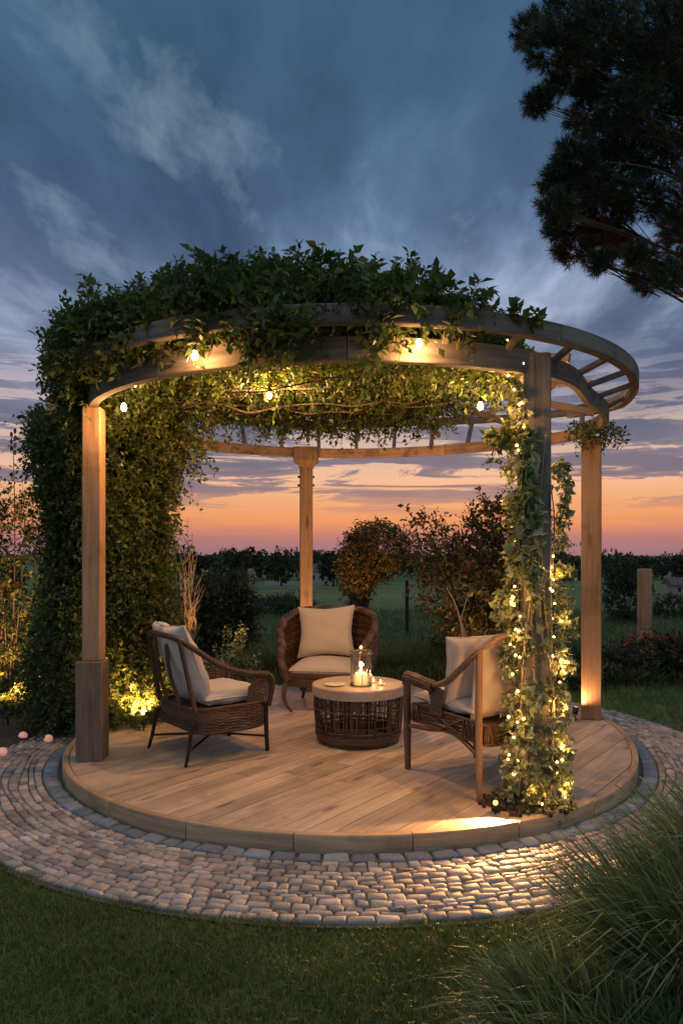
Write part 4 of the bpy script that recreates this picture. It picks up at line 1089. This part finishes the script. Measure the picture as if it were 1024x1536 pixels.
def table():
    c = Vector((.13, 5.74, DZ)); t = thing('coffee_table', 'round drum coffee table with open woven sides and a thick pale top', 'table', tuple(c))
    def R(z): return .318+.026*math.sin(PI*.55*min(1, z/.37))
    m = MB(); m.lathe([(.0, .366), (.352, .366), (.358, .369), (.360, .376), (.362, .436), (.358, .443), (.350, .446), (0, .446)], k=64, smooth=False)
    # grain for the lathe: straight along x
    m.build('table_top', M['tabletop'], t)
    m = MB(); rs = random.Random(4); a = 0
    while a < 2*PI-.03:
        w = rs.choice((.005, .005, .007, .013)); pth = [Vector((R(z)*math.cos(a), R(z)*math.sin(a), z)) for z in [.09+.276*k/6 for k in range(7)]]
        m.tube(pth, w*.7, 5); a += rs.choice((.05, .07, .10, .04))
    for z in (.105, .155, .215, .27, .325):
        for q in range(1 if z > .12 else 2):
            rr = rs.uniform(-.004, .006); m.tube([Vector(((R(z)+rr)*math.cos(2*PI*i/48), (R(z)+rr)*math.sin(2*PI*i/48), z+q*.011+.003*math.sin(i*1.3+q))) for i in range(48)], .0052, 5, closed=True)
    m.build('open_weave', M['wicker'], t)
    m = MB()
    for i in range(12):
        q = 2*PI*i/12+.2; m.sweep([Vector((R(z)*.985*math.cos(q), R(z)*.985*math.sin(q), z)) for z in (.03, .12, .24, .366)], rect(.020, .014, .003), (math.cos(q), math.sin(q), 0))
    m.build('frame_uprights', M['metal'], t)
    m = MB()
    for j in range(9):
        z = .012+j*.009; rr = .300+.028*math.sin(PI*.5*j/8)+rs.uniform(-.003, .004)
        m.tube([Vector((rr*math.cos(2*PI*i/48), rr*math.sin(2*PI*i/48), z+.003*math.sin(i*.9+j))) for i in range(48)], .008, 5, closed=True)
    m.build('base_weave', M['wicker'], t)
    # hurricane lantern
    lc = Vector((.15, 5.62, DZ+.446)); t = thing('hurricane_lantern', 'tall clear glass lantern with a lit candle on the coffee table', 'lantern', tuple(lc))
    m = MB(); m.lathe([(.080, .004), (.082, .235), (.085, .262), (.082, .262), (.079, .235), (.077, .006), (0, .006), (0, .002), (.080, .002)], k=32); m.build('glass_cylinder', M['glass'], t)
    m = MB(); m.lathe([(.048, .008), (.048, .095), (.043, .10), (.0, .094)], k=20); m.build('candle', M['wax'], t)
    m = MB(); m.lathe([(0, .10), (.008, .110), (.011, .124), (.006, .148), (0, .17)], k=10); m.build('flame', M['flame'], t)
    m = MB()
    m.tube([Vector((.086*math.cos(2*PI*i/32), .086*math.sin(2*PI*i/32), .265)) for i in range(32)], .0035, 6, closed=True)
    m.tube([Vector((.083*math.cos(2*PI*i/32), .083*math.sin(2*PI*i/32), .012)) for i in range(32)], .004, 6, closed=True)
    for q in (.6, 2.7, 4.8): m.tube([(.084*math.cos(q), .084*math.sin(q), .012), (.087*math.cos(q), .087*math.sin(q), .265)], .003, 5)
    m.build('metal_frame', M['metal'], t)
    b = MB(); b.blob((0.0, .02, .292), .010, 6); b.build('light_bulb', M['fairy'], t)
    m = MB(); m.tube(catmull([(-.03, .02, .01), (-.02, .03, .12), (0.0, .02, .284)]), .0025, 5); m.build('wire', M['metal'], t)
    lamp('POINT', lc+Vector((0, -.02, .17)), 6, t, .015); lamp('POINT', lc+Vector((0, .02, .33)), 2.4, t, .012)
    for dx, dy, s, lab in ((.15, .02, 1, 'small glass tea light on the table, right of the lantern'), (.10, .12, .85, 'small glass tea light on the table behind the lantern')):
        tc_ = lc+Vector((dx, dy, 0)); t = thing('tea_light', lab, 'candle', tuple(tc_), 0, 'tea lights on the coffee table')
        m = MB(); m.lathe([(.026*s, 0), (.033*s, .035*s), (.030*s, .035*s), (.024*s, .005*s), (0, .005*s)], k=18); m.build('glass_cup', M['glass'], t)
        m = MB(); m.lathe([(.021*s, .007*s), (.022*s, .018*s), (0, .018*s)], k=14); m.build('candle', M['wax'], t)
        m = MB(); m.lathe([(0, .020), (.005, .026), (.003, .036), (0, .044)], k=8); m.build('flame', M['flame'], t)
        lamp('POINT', tc_+Vector((0, 0, .055)), .35, t, .008)
    dc = lc+Vector((-.20, .0, 0)); m = MB(); m.lathe([(0, .003), (.05, .003), (.075, .014), (.078, .014), (.055, 0), (0, 0)], k=28); o = m.build('dish', M['cream']); o.location = dc
    tag(o, 'shallow pale dish on the coffee table, left of the lantern', 'dish')
table()

# ------------------------------------------------------------------ plants
def shrub(name, label, cat, c, blobs, mat, leaf, nspr, nl=8, L=.2, stems=8, barkm='bark', droop=.1, upb=0, group=None, wide=.55, base_r=.1, shell=.45, stem_r=.016, upd=.3):
    """blobs: list of (centre offset, radii)"""
    t = thing(name, label, cat, tuple(c), 0, group); S = []
    vol = [r[0]*r[1]+r[0]*r[2]+r[1]*r[2] for _, r in blobs]; tot = sum(vol)
    m = MB()
    for (o, r), v in zip(blobs, vol):
        n = max(6, int(nspr*v/tot)); p, d = ell(n, o, r, shell)
        k = RNG.uniform(0, 1, n) > .0
        p[:, 2] = np.maximum(p[:, 2], .03)
        S.append(sprigs(p, d*.8+RNG.normal(size=(n, 3))*.5+np.array([0, 0, upd]), L*RNG.uniform(.5, 1.5, n), nl, leaf, droop, wide=wide, upb=upb))
    for i in range(stems):
        o, r = blobs[i % len(blobs)]; e = Vector(o)+Vector((random.uniform(-.6, .6)*r[0], random.uniform(-.6, .6)*r[1], random.uniform(-.2, .6)*r[2]))
        b = Vector((random.uniform(-1, 1)*base_r, random.uniform(-1, 1)*base_r, -.05)); mid = (b+e)/2+Vector((random.uniform(-.1, .1), random.uniform(-.1, .1), .05))
        m.tube(catmull([b, mid, e], 5), stem_r, 6, lambda s: 1.1-.85*s)
    leafy('crown', mat, t, S); m.build('trunk', M[barkm], t)
    return t

def g(px, depth): return Vector(((px-512)/F*depth, depth, gz((px-512)/F*depth, depth)))
# left edge shrub, lit from below
shrub('shrub', 'tall loose shrub at the left edge, lit warm from below', 'shrub', g(-5, 7.35), [((-.15, .1, .9), (.50, .40, .60)), ((-.10, .1, 1.65), (.45, .4, .65)), ((-.6, .2, 1.3), (.5, .5, 1.0)), ((.05, -.1, .35), (.3, .25, .3))], M['hedge'], .045, 1500, 9, .2, 14, upd=.4)
t = thing('twig_shrub', 'thin bare stem with a bud rising over the left edge shrub', 'plant', tuple(g(12, 7.3)))
m = MB()
for (dx, z, r) in ((.10, 2.62, .008), (.26, 2.35, .006), (-.2, 2.2, .006)):
    m.tube(catmull([(0, 0, -.05), (dx*.3+.03, 0, z*.4), (dx*.6, .02, z*.75), (dx*.55, 0, z)], 6), r, 5, lambda s: 1.2-.8*s)
m.build('stem', M['bark'], t); m = MB()
for k in range(7): m.blob((.055+.018*(-1)**k, 0, 2.62-.05+k*.035), (.016, .012, .03), 4, .2)
m.build('bud', M['darkleaf'], t)

# low leafy ground plants in the bed
def ground_plants():
    spots = [(48, 6.9, .2, 'leafy clump'), (90, 6.55, .2, ''), (60, 6.9, .3, '')]
    for i, (px, d, h, _) in enumerate(spots):
        shrub('bed_plant', ['low leafy plant beside the left edge spotlight', 'low leafy plant at the foot of the leafy curtain, nearest the front left post', 'low leafy plant behind the pink ball lights'][i], 'plant', g(px, d), [((0, 0, h*.5), (.25, .2, h*.5))], M['hedge'], .045, 120, 7, .12, 5, group='low plants in the left bed', upd=.5)
ground_plants()

# bare twiggy shrub
def bare():
    c = g(285, 8.9); t = thing('bare_shrub', 'leafless shrub of pale upright twigs, lit from below behind the left armchair', 'shrub', tuple(c)); m = MB(); m2 = MB()
    for i in range(10):
        a = random.uniform(0, 6.3); s = random.uniform(.03, .24); h = random.uniform(1.25, 2.15); pts = []
        for k in range(7):
            q = k/6; pts.append(Vector((math.cos(a)*s*q**1.5+.03*math.sin(k*1.9+i), math.sin(a)*s*q**1.5+.02*math.cos(k*2.3+i), h*q-.03)))
        m.tube(catmull(pts, 3), .011, 5, lambda s: 1.2-s)
        for j in range(9):
            q = random.uniform(.4, .98); b = pts[int(q*6)]; a2 = random.uniform(0, 6.3); l = random.uniform(.12, .35)
            e = b+Vector((math.cos(a2)*l*.5, math.sin(a2)*l*.4, l*.85)); m2.tube([b, (b+e)/2+Vector((.02, 0, -.01)), e], .0035, 4, lambda s: 1-.7*s)
    m.build('stem', M['palebark'], t); m2.build('twigs', M['palebark'], t)
bare()

# dark hedge mass behind the left side
for i, (px, d, hh, r, lab) in enumerate([(300, 10.3, .98, (.45, .5), 'dark rounded bush directly behind the bare twiggy shrub'), (343, 10.6, .98, (.36, .45), 'dark bush between the bare shrub and the slim wooden post'), (418, 19, .35, (.9, .8), 'low dark bush behind the slim wooden post')]):
    shrub('bush', lab, 'bush', g(px, d), [((0, 0, hh*.55), (r[0], r[1], hh*.62)), ((r[0]*.4, 0, hh*.8), (r[0]*.6, r[1]*.6, hh*.45))], M['darkleaf'], .06, 700, 8, .2, 7)
shrub('garden_plant', 'small upright plant with light green leaves behind the left armchair', 'plant', g(350, 7.95), [((0, 0, .25), (.22, .16, .25)), ((0, 0, .55), (.08, .08, .2))], M['ivy'], .045, 110, 9, .16, 7, upd=.9)

# wooden fence posts
def wpost(px, d, top, w, lab, mat='oak', name='wooden_post'):
    c = g(px, d); m = MB(); h = top-c.z; m.box((0, 0, h/2-.05), (w, w, h+.1), axes(.2), .012); o = m.build(name, M[mat]); o.location = c
    tag(o, lab, 'post', 'posts standing in the meadow')
wpost(376, 11.5, 1.55-21/F*11.5, .10, 'slim wooden post in the meadow left of the rear pergola post', 'grey_wood')
wpost(966, 10.2, 1.55-21/F*10.2, .15, 'square wooden post in the meadow at the right of the far right pergola post', 'oak')
wpost(610, 14, 1.55-38/F*14, .06, 'thin black post just right of the round rusty-leaved tree', 'black', 'metal_post')

# round lit tree
shrub('round_tree', 'round-crowned small tree with rusty leaves, lit warm from below', 'tree', g(535, 11.6), [((.34, 0, 1.62), (.50, .45, .40)), ((.06, 0, 1.42), (.30, .32, .44)), ((.0, -.05, 1.12), (.20, .2, .28)), ((.02, -.1, .86), (.10, .1, .20))], M['rust'], .048, 1700, 8, .15, 16, base_r=.04, upd=.2, stem_r=.02)
# wide brown shrub at right centre, several spires
shrub('shrub', 'wide brown-leaved shrub between the right armchair and the ivy post', 'shrub', g(735, 9.0), [((-.15, 0, 1.15), (.72, .5, .62)), ((.30, .1, 1.45), (.62, .5, .66)), ((-.55, 0, 1.50), (.28, .25, .26)), ((-.78, 0, 1.83), (.22, .2, .14)), ((.15, .1, 1.95), (.42, .3, .26)), ((.10, 0, .5), (.62, .5, .5))], M['brownleaf'], .062, 1650, 8, .22, 22, upd=.25, shell=.3, base_r=.25)
# pale lit branches in front of it
t = thing('bare_branch', 'pale bare branches rising behind the right armchair, lit from below', 'shrub', tuple(g(700, 7.9))); m = MB()
for (x1, z1, x2, z2) in ((-.10, .95, -.22, 1.2), (-.02, .7, -.12, 1.0), (.10, .5, .22, .75), (-.06, .8, .02, 1.15)):
    m.tube(catmull([(.0, 0, -.05), (x1*.4+.03, 0, z1*.5), (x1, .02, z1), (x2, 0, z2)], 6), .014, 6, lambda s: 1.2-.9*s)
m.build('stem', M['palebark'], t)
# bush far right and low plants
shrub('bush', 'big dark rounded bush in the field, left of the square wooden post', 'bush', g(940, 16.5), [((0, 0, .60), (.50, .45, .60)), ((-.1, 0, 1.05), (.34, .3, .36))], M['darkleaf'], .06, 800, 8, .18, 8)
shrub('bush', 'smaller dark bush right of the square wooden post', 'bush', g(1008, 18), [((0, 0, .26), (.45, .4, .28))], M['darkleaf'], .055, 300, 8, .16, 5)
for i, (px, d, h, rx, lab) in enumerate([(850, 8.6, .34, .45, 'low bush seen just left of the far right pergola post'), (925, 8.9, .32, .5, 'low bush right behind the far right pergola post'), (985, 9.2, .46, .5, 'low bush with pink flowers at the right edge'), (1050, 8.8, .5, .5, 'low bush cut off by the right edge of the photo'), (700, 9.6, .45, .5, 'low dark bush under the wide brown-leaved shrub')]):
    t = shrub('bush', lab, 'bush', g(px, d), [((0, 0, h*.5), (rx, .4, h*.55))], M['darkleaf'], .05, 420, 8, .16, 6, group='low bushes along the back of the lawn')
    if i == 2:
        n = 110; p, dd = ell(n, (0, 0, h*.62), (rx, .4, h*.55), .9); p = p[dd[:, 2] > 0]; n = len(p)
        a, b = sprigs(p, RNG.normal(size=(n, 3))*.3+np.array([0, 0, 1]), np.full(n, .05), 7, .035, 0, wide=.9); np_mesh('flowers', a[0], a[1], M['flower'], a[2], t)['kind'] = 'stuff'

# far trees and buildings
def far_tree(px, d, h, w, label, name='distant_tree', group='trees along the horizon'):
    c = g(px, d); t = thing(name, label, 'tree', tuple(c), 0, group); bl = []
    for k in range(4):
        bl.append(((random.uniform(-.3, .3)*w, random.uniform(-.3, .3)*w, h*random.uniform(.45, .75)), (w*random.uniform(.35, .55), w*.4, h*random.uniform(.25, .36))))
    bl.append(((0, 0, h*.42), (w*.62, w*.4, h*.42)))
    S = []
    for o, r in bl:
        n = 26; p, dd = ell(n, o, r, .5); S.append(sprigs(p, dd+np.array([0, 0, .3]), .11*h*RNG.uniform(.6, 1.4, n), 8, .085*h, 0, wide=.8)[0])
    V, FA, R = join(S); np_mesh('crown', V, FA, M['darkleaf'], R, t)
    m = MB(); m.tube([(0, 0, -.2), (0, 0, h*.5), (.05*h, 0, h*.8)], .03*h, 6, lambda s: 1.2-.8*s); m.build('trunk', M['bark'], t)
kinds = ['dark', 'rounded', 'broad', 'ragged']
rs = random.Random(21); i = 0
px = 268
far_list = []
while px < 1075:
    left = px < 530
    d = rs.uniform(125, 160); h = (rs.uniform(4.3, 5.9) if left else rs.uniform(4.2, 5.0))
    far_list.append((px, d, h, rs.uniform(3.4, 5.0))); px += rs.uniform(12, 19)
for j, (px, d, h, w) in enumerate(far_list):
    where = 'left of the rear post' if px < 450 else 'right of the rear post' if px < 620 else 'behind the wide brown shrub' if px < 860 else 'right of the far right post'
    lab = 'distant dark tree on the horizon '+where
    far_tree(px, d, h, w, lab)
    if 620 <= px: pass
far_tree(345, 118, 6.0, 3.8, 'broader distant tree standing above the line left of the rear post', group=None)
far_tree(422, 90, 4.2, 2.6, 'distant dark tree in front of the horizon trees, just left of the rear post', group=None)
far_tree(500, 70, 3.6, 1.9, 'distant dark tree right beside the pale house', group=None)
def house(px, d, w, h, lab):
    c = g(px, d); t = thing('distant_house', lab, 'house', tuple(c)); m = MB(); m.box((0, 0, h/2-.2), (w, w*.6, h+.4), bev=.01, along=0); m.build('wall', M['farwall'], t)
    m = MB(); a, b = w/2+.2, w*.3+.25; m.add([(-a, -b, h), (a, -b, h), (a, b, h), (-a, b, h), (-a, 0, h+w*.28), (a, 0, h+w*.28)], [(0, 1, 5, 4), (2, 3, 4, 5), (0, 4, 3), (1, 2, 5), (0, 3, 2, 1)]); m.build('roof', M['farroof'], t)
    for q in (-.28, .05, .3):
        m = MB(); m.box((w*q, -w*.3-.01, h*.55), (w*.10, .04, h*.35), bev=.005); m.build('window', M['black'], t)
M['farwall'] = plain('render_wall', (.26, .25, .23), .8, 0, .1, 3); M['farroof'] = plain('dark_tiles', (.10, .07, .06), .8, 0, .3, 8)
house(482, 105, 4.0, 1.9, 'small pale house far away in the field, right of the rear post')
house(1024, 34, 1.2, .5, 'low shed with a pale wall in the field at the right edge')
def far_wall():
    c = g(425, 100); m = MB(); m.box((0, 0, .1), (5.2, .3, .8), bev=.02, along=0); o = m.build('field_wall', M['farwall']); o.location = c; tag(o, 'long low pale wall in the far field, left of the rear post', 'wall')
far_wall()

# ------------------------------------------------------------------ pine
def build_pine():
    base = Vector((5.1, 8.6, 0)); t = thing('pine_tree', 'large dark pine leaning in from the upper right, with rust-tinged lower tufts', 'tree', tuple(base))
    m = MB(); tr = catmull([(0, 0, -.1), (.05, 0, 2.5), (-.05, .1, 5), (-.2, 0, 7.5), (-.3, 0, 10)], 6); m.tube(tr, .24, 12, lambda s: 1.1-.6*s)
    m.build('trunk', M['bark'], t)
    clumps = [(795, 48, 22, 26, 0), (822, 70, 34, 32, 0), (806, 156, 15, 11, 0), (838, 128, 18, 12, 0), (850, 30, 40, 34, 0), (868, 85, 22, 20, 0), (905, 40, 44, 48, 0), (930, 100, 44, 52, 0), (985, 30, 60, 50, 0), (1000, 110, 50, 60, 0), (1060, 60, 50, 80, 0), (948, 160, 42, 32, 0),
              (880, 182, 26, 24, 0), (905, 215, 38, 26, 0), (862, 240, 30, 26, 0), (838, 272, 26, 22, 0), (872, 290, 42, 26, 1), (915, 265, 46, 30, 0), (835, 312, 22, 14, 1), (900, 322, 40, 22, 2), (838, 345, 16, 16, 0), (860, 378, 26, 17, 2), (895, 352, 26, 18, 2), (960, 300, 34, 28, 1), (985, 230, 40, 34, 0), (1015, 185, 36, 40, 0),
              (1040, 300, 36, 60, 0), (935, 372, 16, 12, 0), (958, 384, 18, 12, 0), (972, 418, 24, 14, 1), (1004, 412, 14, 16, 0), (1012, 345, 22, 26, 2), (1045, 400, 30, 30, 0), (880, 135, 16, 14, 0), (900, 395, 10, 8, 0), (1005, 60, 40, 40, 0), (940, 205, 34, 26, 0)]
    limbs = MB(); tw = MB(); sets = {0: [], 1: []}
    for (px, py, rx, ry, k) in clumps:
        d = 8.0+random.uniform(-.7, .9); c = at(px, py, d)-base; rx_, rz_ = rx/F*d, ry/F*d
        z0 = max(2.8, c.z-.5+random.uniform(-.5, .3)); st = Vector((-.08, .02, z0)); mid = st.lerp(c, .55)+Vector((random.uniform(-.15, .15), random.uniform(-.2, .2), random.uniform(-.05, .25)))
        limbs.tube(catmull([st, mid, c], 6), .02, 6, lambda s: 1.1-.9*s)
        area = rx_*rz_; n = int(60+area*1050)
        p, dd = ell(n, c, (rx_, max(rx_, rz_)*1.0, rz_), .25)
        for q in range(0, n, 4):
            e = Vector(p[q]); s = c.lerp(st, random.uniform(.0, .35)); tw.tube([s, s.lerp(e, .6)+Vector((0, 0, -.02)), e], .006, 4, lambda s_: 1.1-.7*s_)
        # needle tufts: needles fanned round each shoot tip
        nn = 44; ax = unit(dd+np.array([-.2, 0, .55])+RNG.normal(size=(n, 3))*.3)
        P = p[:, None]+ax[:, None]*RNG.uniform(-.02, .09, (n, nn, 1))
        D = unit(ax[:, None]*.75+unit(RNG.normal(size=(n, nn, 3)))); Ln = RNG.uniform(.06, .115, (n, nn))
        A = unit(np.cross(D, RNG.normal(size=(n, nn, 3))))*.0034
        V = np.stack([P-A, P+A, P+D*Ln[..., None]], 2).reshape(-1, 3); FA = np.arange(len(V)).reshape(-1, 3)
        r = np.repeat(np.clip(RNG.uniform(0, 1, n), 0, 1), nn*3)
        which = RNG.uniform(0, 1) if k == 1 else (1 if k == 2 else 0)
        sets[1 if (k == 2 or (k == 1 and which > .75)) else 0].append((V, FA, r))
    limbs.build('limbs', M['bark'], t); tw.build('twigs', M['bark'], t)
    V, FA, R = join(sets[0]); np_mesh('crown', V, FA, M['needle'], R, t)
    V, FA, R = join(sets[1]); np_mesh('crown', V, FA, M['needle_rust'], R, t)['label'] = 'rust-tinged needles low in the crown'
build_pine()

# ------------------------------------------------------------------ grass
def blades(xy, h, w, lean, mat, name, rnd=None, segs=1, dirv=None, z0=0.0, parent=None, kind=None):
    n = len(xy); a = RNG.uniform(0, 2*PI, n); s = np.stack([np.cos(a), np.sin(a), np.zeros(n)], 1)
    ln = RNG.normal(size=(n, 3))*lean; ln[:, 2] = 0
    if dirv is not None: ln += dirv
    B = np.concatenate([xy, np.full((n, 1), z0) if np.isscalar(z0) else z0[:, None]], 1); rings = []
    K = segs+1
    for i in range(K):
        q = i/K; c = B+ln*(h[:, None])*q**2; c = c.copy(); c[:, 2] += h*q*(1-.12*q); ww = (w*(1-.55*q))[:, None]
        rings += [c-s*ww, c+s*ww]
    c = B+ln*h[:, None]; c = c.copy(); c[:, 2] += h*(.9-.25*np.minimum(1, np.linalg.norm(ln, axis=1))); rings.append(c)
    V = np.stack(rings, 1).reshape(-1, 3); k = 2*K+1; fa = []
    for i in range(K-1): fa += [(2*i, 2*i+1, 2*i+3), (2*i, 2*i+3, 2*i+2)]
    fa.append((2*K-2, 2*K-1, 2*K))
    FA = ((np.arange(n)*k)[:, None, None]+np.array(fa)[None]).reshape(-1, 3)
    r = RNG.uniform(0, 1, n) if rnd is None else rnd
    o = np_mesh(name, V, FA, mat, np.repeat(r, k), parent)
    if kind: tag(o, kind=kind)
    return o
def lawn():
    n = 175000; d = RNG.uniform(1.9, 4.6, n); x = RNG.uniform(-1.0, 1.0, n)*(d*.52+.25)
    r = np.hypot(x-DC.x, d-DC.y); edge = ROUT+.0-np.abs(RNG.normal(size=n))*.012+.03*np.sin(np.arctan2(d-DC.y, x-DC.x)*23)*np.sin(np.arctan2(d-DC.y, x-DC.x)*7)
    k = r > edge; xy = np.stack([x, d], 1)[k]
    pat = .5+.5*np.sin(xy[:, 0]*7+np.sin(xy[:, 1]*5)*2)*np.sin(xy[:, 1]*6+xy[:, 0]*2)
    o = blades(xy, RNG.uniform(.022, .05, len(xy))*(.8+.4*pat), RNG.uniform(.0012, .0024, len(xy)), .45, M['grass'], 'lawn_grass', kind='stuff')
    tag(o, 'short mown lawn grass in front of the cobbles', 'grass')
    n = 60000; x = RNG.uniform(-4.5, 5.5, n); y = RNG.uniform(5.0, 10.5, n)
    r = np.hypot(x-DC.x, y-DC.y); k = (r > ROUT+.02) & ~((x < -1.3) & (y < 7.4)); xy = np.stack([x, y], 1)[k]
    o = blades(xy, RNG.uniform(.05, .13, len(xy)), RNG.uniform(.002, .004, len(xy)), .5, M['grass'], 'back_lawn_grass', kind='stuff'); tag(o, 'grass around the back and right of the cobbles', 'grass')
    n = 70000; y = 8.6+12*RNG.uniform(0, 1, n)**1.5; x = RNG.uniform(-.55, .6, n)*(y+1)
    pat = .5+.5*np.sin(x*1.9+y)*np.sin(y*1.3-x*.7)
    near = np.clip((12-y)/3.4, 0, 1)
    z = np.array([gz(a, b) for a, b in zip(x, y)])
    o = blades(np.stack([x, y], 1), (RNG.uniform(.10, .22, n)+near*.18*pat), RNG.uniform(.004, .008, n), .5, M['fieldgrass'], 'meadow_grass', kind='stuff', z0=z, segs=2); tag(o, 'dark long meadow grass behind the deck', 'grass')
    # taller grass tussocks right behind the deck
    n = 15000; cx = RNG.choice([.55, .8, 1.1, -.9, -.6, .3], n)+RNG.normal(size=n)*.22; cy = 8.9+RNG.uniform(0, 1.3, n)
    o = blades(np.stack([cx, cy], 1), RNG.uniform(.25, .52, n), RNG.uniform(.003, .006, n), .45, M['fieldgrass'], 'long_grass', kind='stuff', segs=2); tag(o, 'clumped long grass between the rear armchair and the round tree', 'grass')
lawn()
def ornamental():
    sp = [(1.17, 2.15, .74, 6200, 'tall ornamental grass clump in the bottom right corner, the tallest one'), (.72, 1.92, .48, 4800, 'lower arching ornamental grass clump left of the tallest one'), (1.55, 2.45, .82, 5000, 'ornamental grass clump at the right edge beside the cobbles'), (.98, 1.75, .46, 4200, 'nearest ornamental grass clump at the bottom edge of the photo')]
    for cx, cy, h, n, lab in sp:
        t = thing('ornamental_grass', lab, 'ornamental grass', (cx, cy, 0), 0, 'ornamental grass clumps at the bottom right')
        a = RNG.uniform(0, 2*PI, n); r = .22*np.sqrt(RNG.uniform(0, 1, n)); xy = np.stack([r*np.cos(a), r*np.sin(a)*.9], 1)
        out = np.concatenate([xy/.22, np.zeros((n, 1))], 1)*.35+np.array([-.16, .0, 0])
        blades(xy, h*RNG.uniform(.5, 1.12, n), RNG.uniform(.0022, .0060, n), .16, M['tallgrass'], 'blades', segs=6, dirv=out, parent=t)
        # seed heads
        sm = MB(); hd = []
        for q in range(7):
            a_ = random.uniform(1.8, 4.6); l = h*random.uniform(.8, 1.05); e = Vector((math.cos(a_)*.42*l-.1, math.sin(a_)*.25*l, l*.72)); b = Vector((random.uniform(-.08, .08), random.uniform(-.08, .08), 0))
            c = catmull([b, b.lerp(e, .5)+Vector((0, 0, .12*l)), e], 6); sm.tube(c, .0012, 4); dv = (c[-1]-c[-3]).normalized()
            k = 60; P = np.array([e-dv*random.uniform(0, .09) for _ in range(k)]); hd.append(leaf_mesh(P, np.array([dv]*k)*1.4+RNG.normal(size=(k, 3))*.4, RNG.uniform(.008, .016, k), RNG.uniform(0, 1, k), .25))
        sm.build('stalks', M['seed'], t); V, FA, R = join(hd); np_mesh('seed_heads', V, FA, M['seed'], R, t)
ornamental()
def bed():
    # dark planting soil at the left that laps over the path
    pts = []
    for i in range(40):
        a = math.radians(138+i*1.9); r = 2.30+(.55*max(0, (i-14)/26)**1.1 if i > 14 else 0)
        pts.append((DC.x+r*math.cos(a), DC.y+r*math.sin(a)))
    V = []; n = 40
    for j in range(6):
        for i, (x, y) in enumerate(pts):
            f = j/5; d = Vector((x-DC.x, y-DC.y, 0)).normalized(); q = 1.9*f
            V.append((x+d.x*q, y+d.y*q, .045*min(1, j)+.02*random.random()*(j > 0)-.012*(j == 0)+(0 if j else .0)-(.07 if i in (0, n-1) else 0)-.03*(j == 5)))
    m = MB(); m.add(V, [(j*n+i, j*n+i+1, (j+1)*n+i+1, (j+1)*n+i) for j in range(5) for i in range(n-1)], smooth=True)
    tag(m.build('soil_ground', M['soil']), kind='structure')
bed()
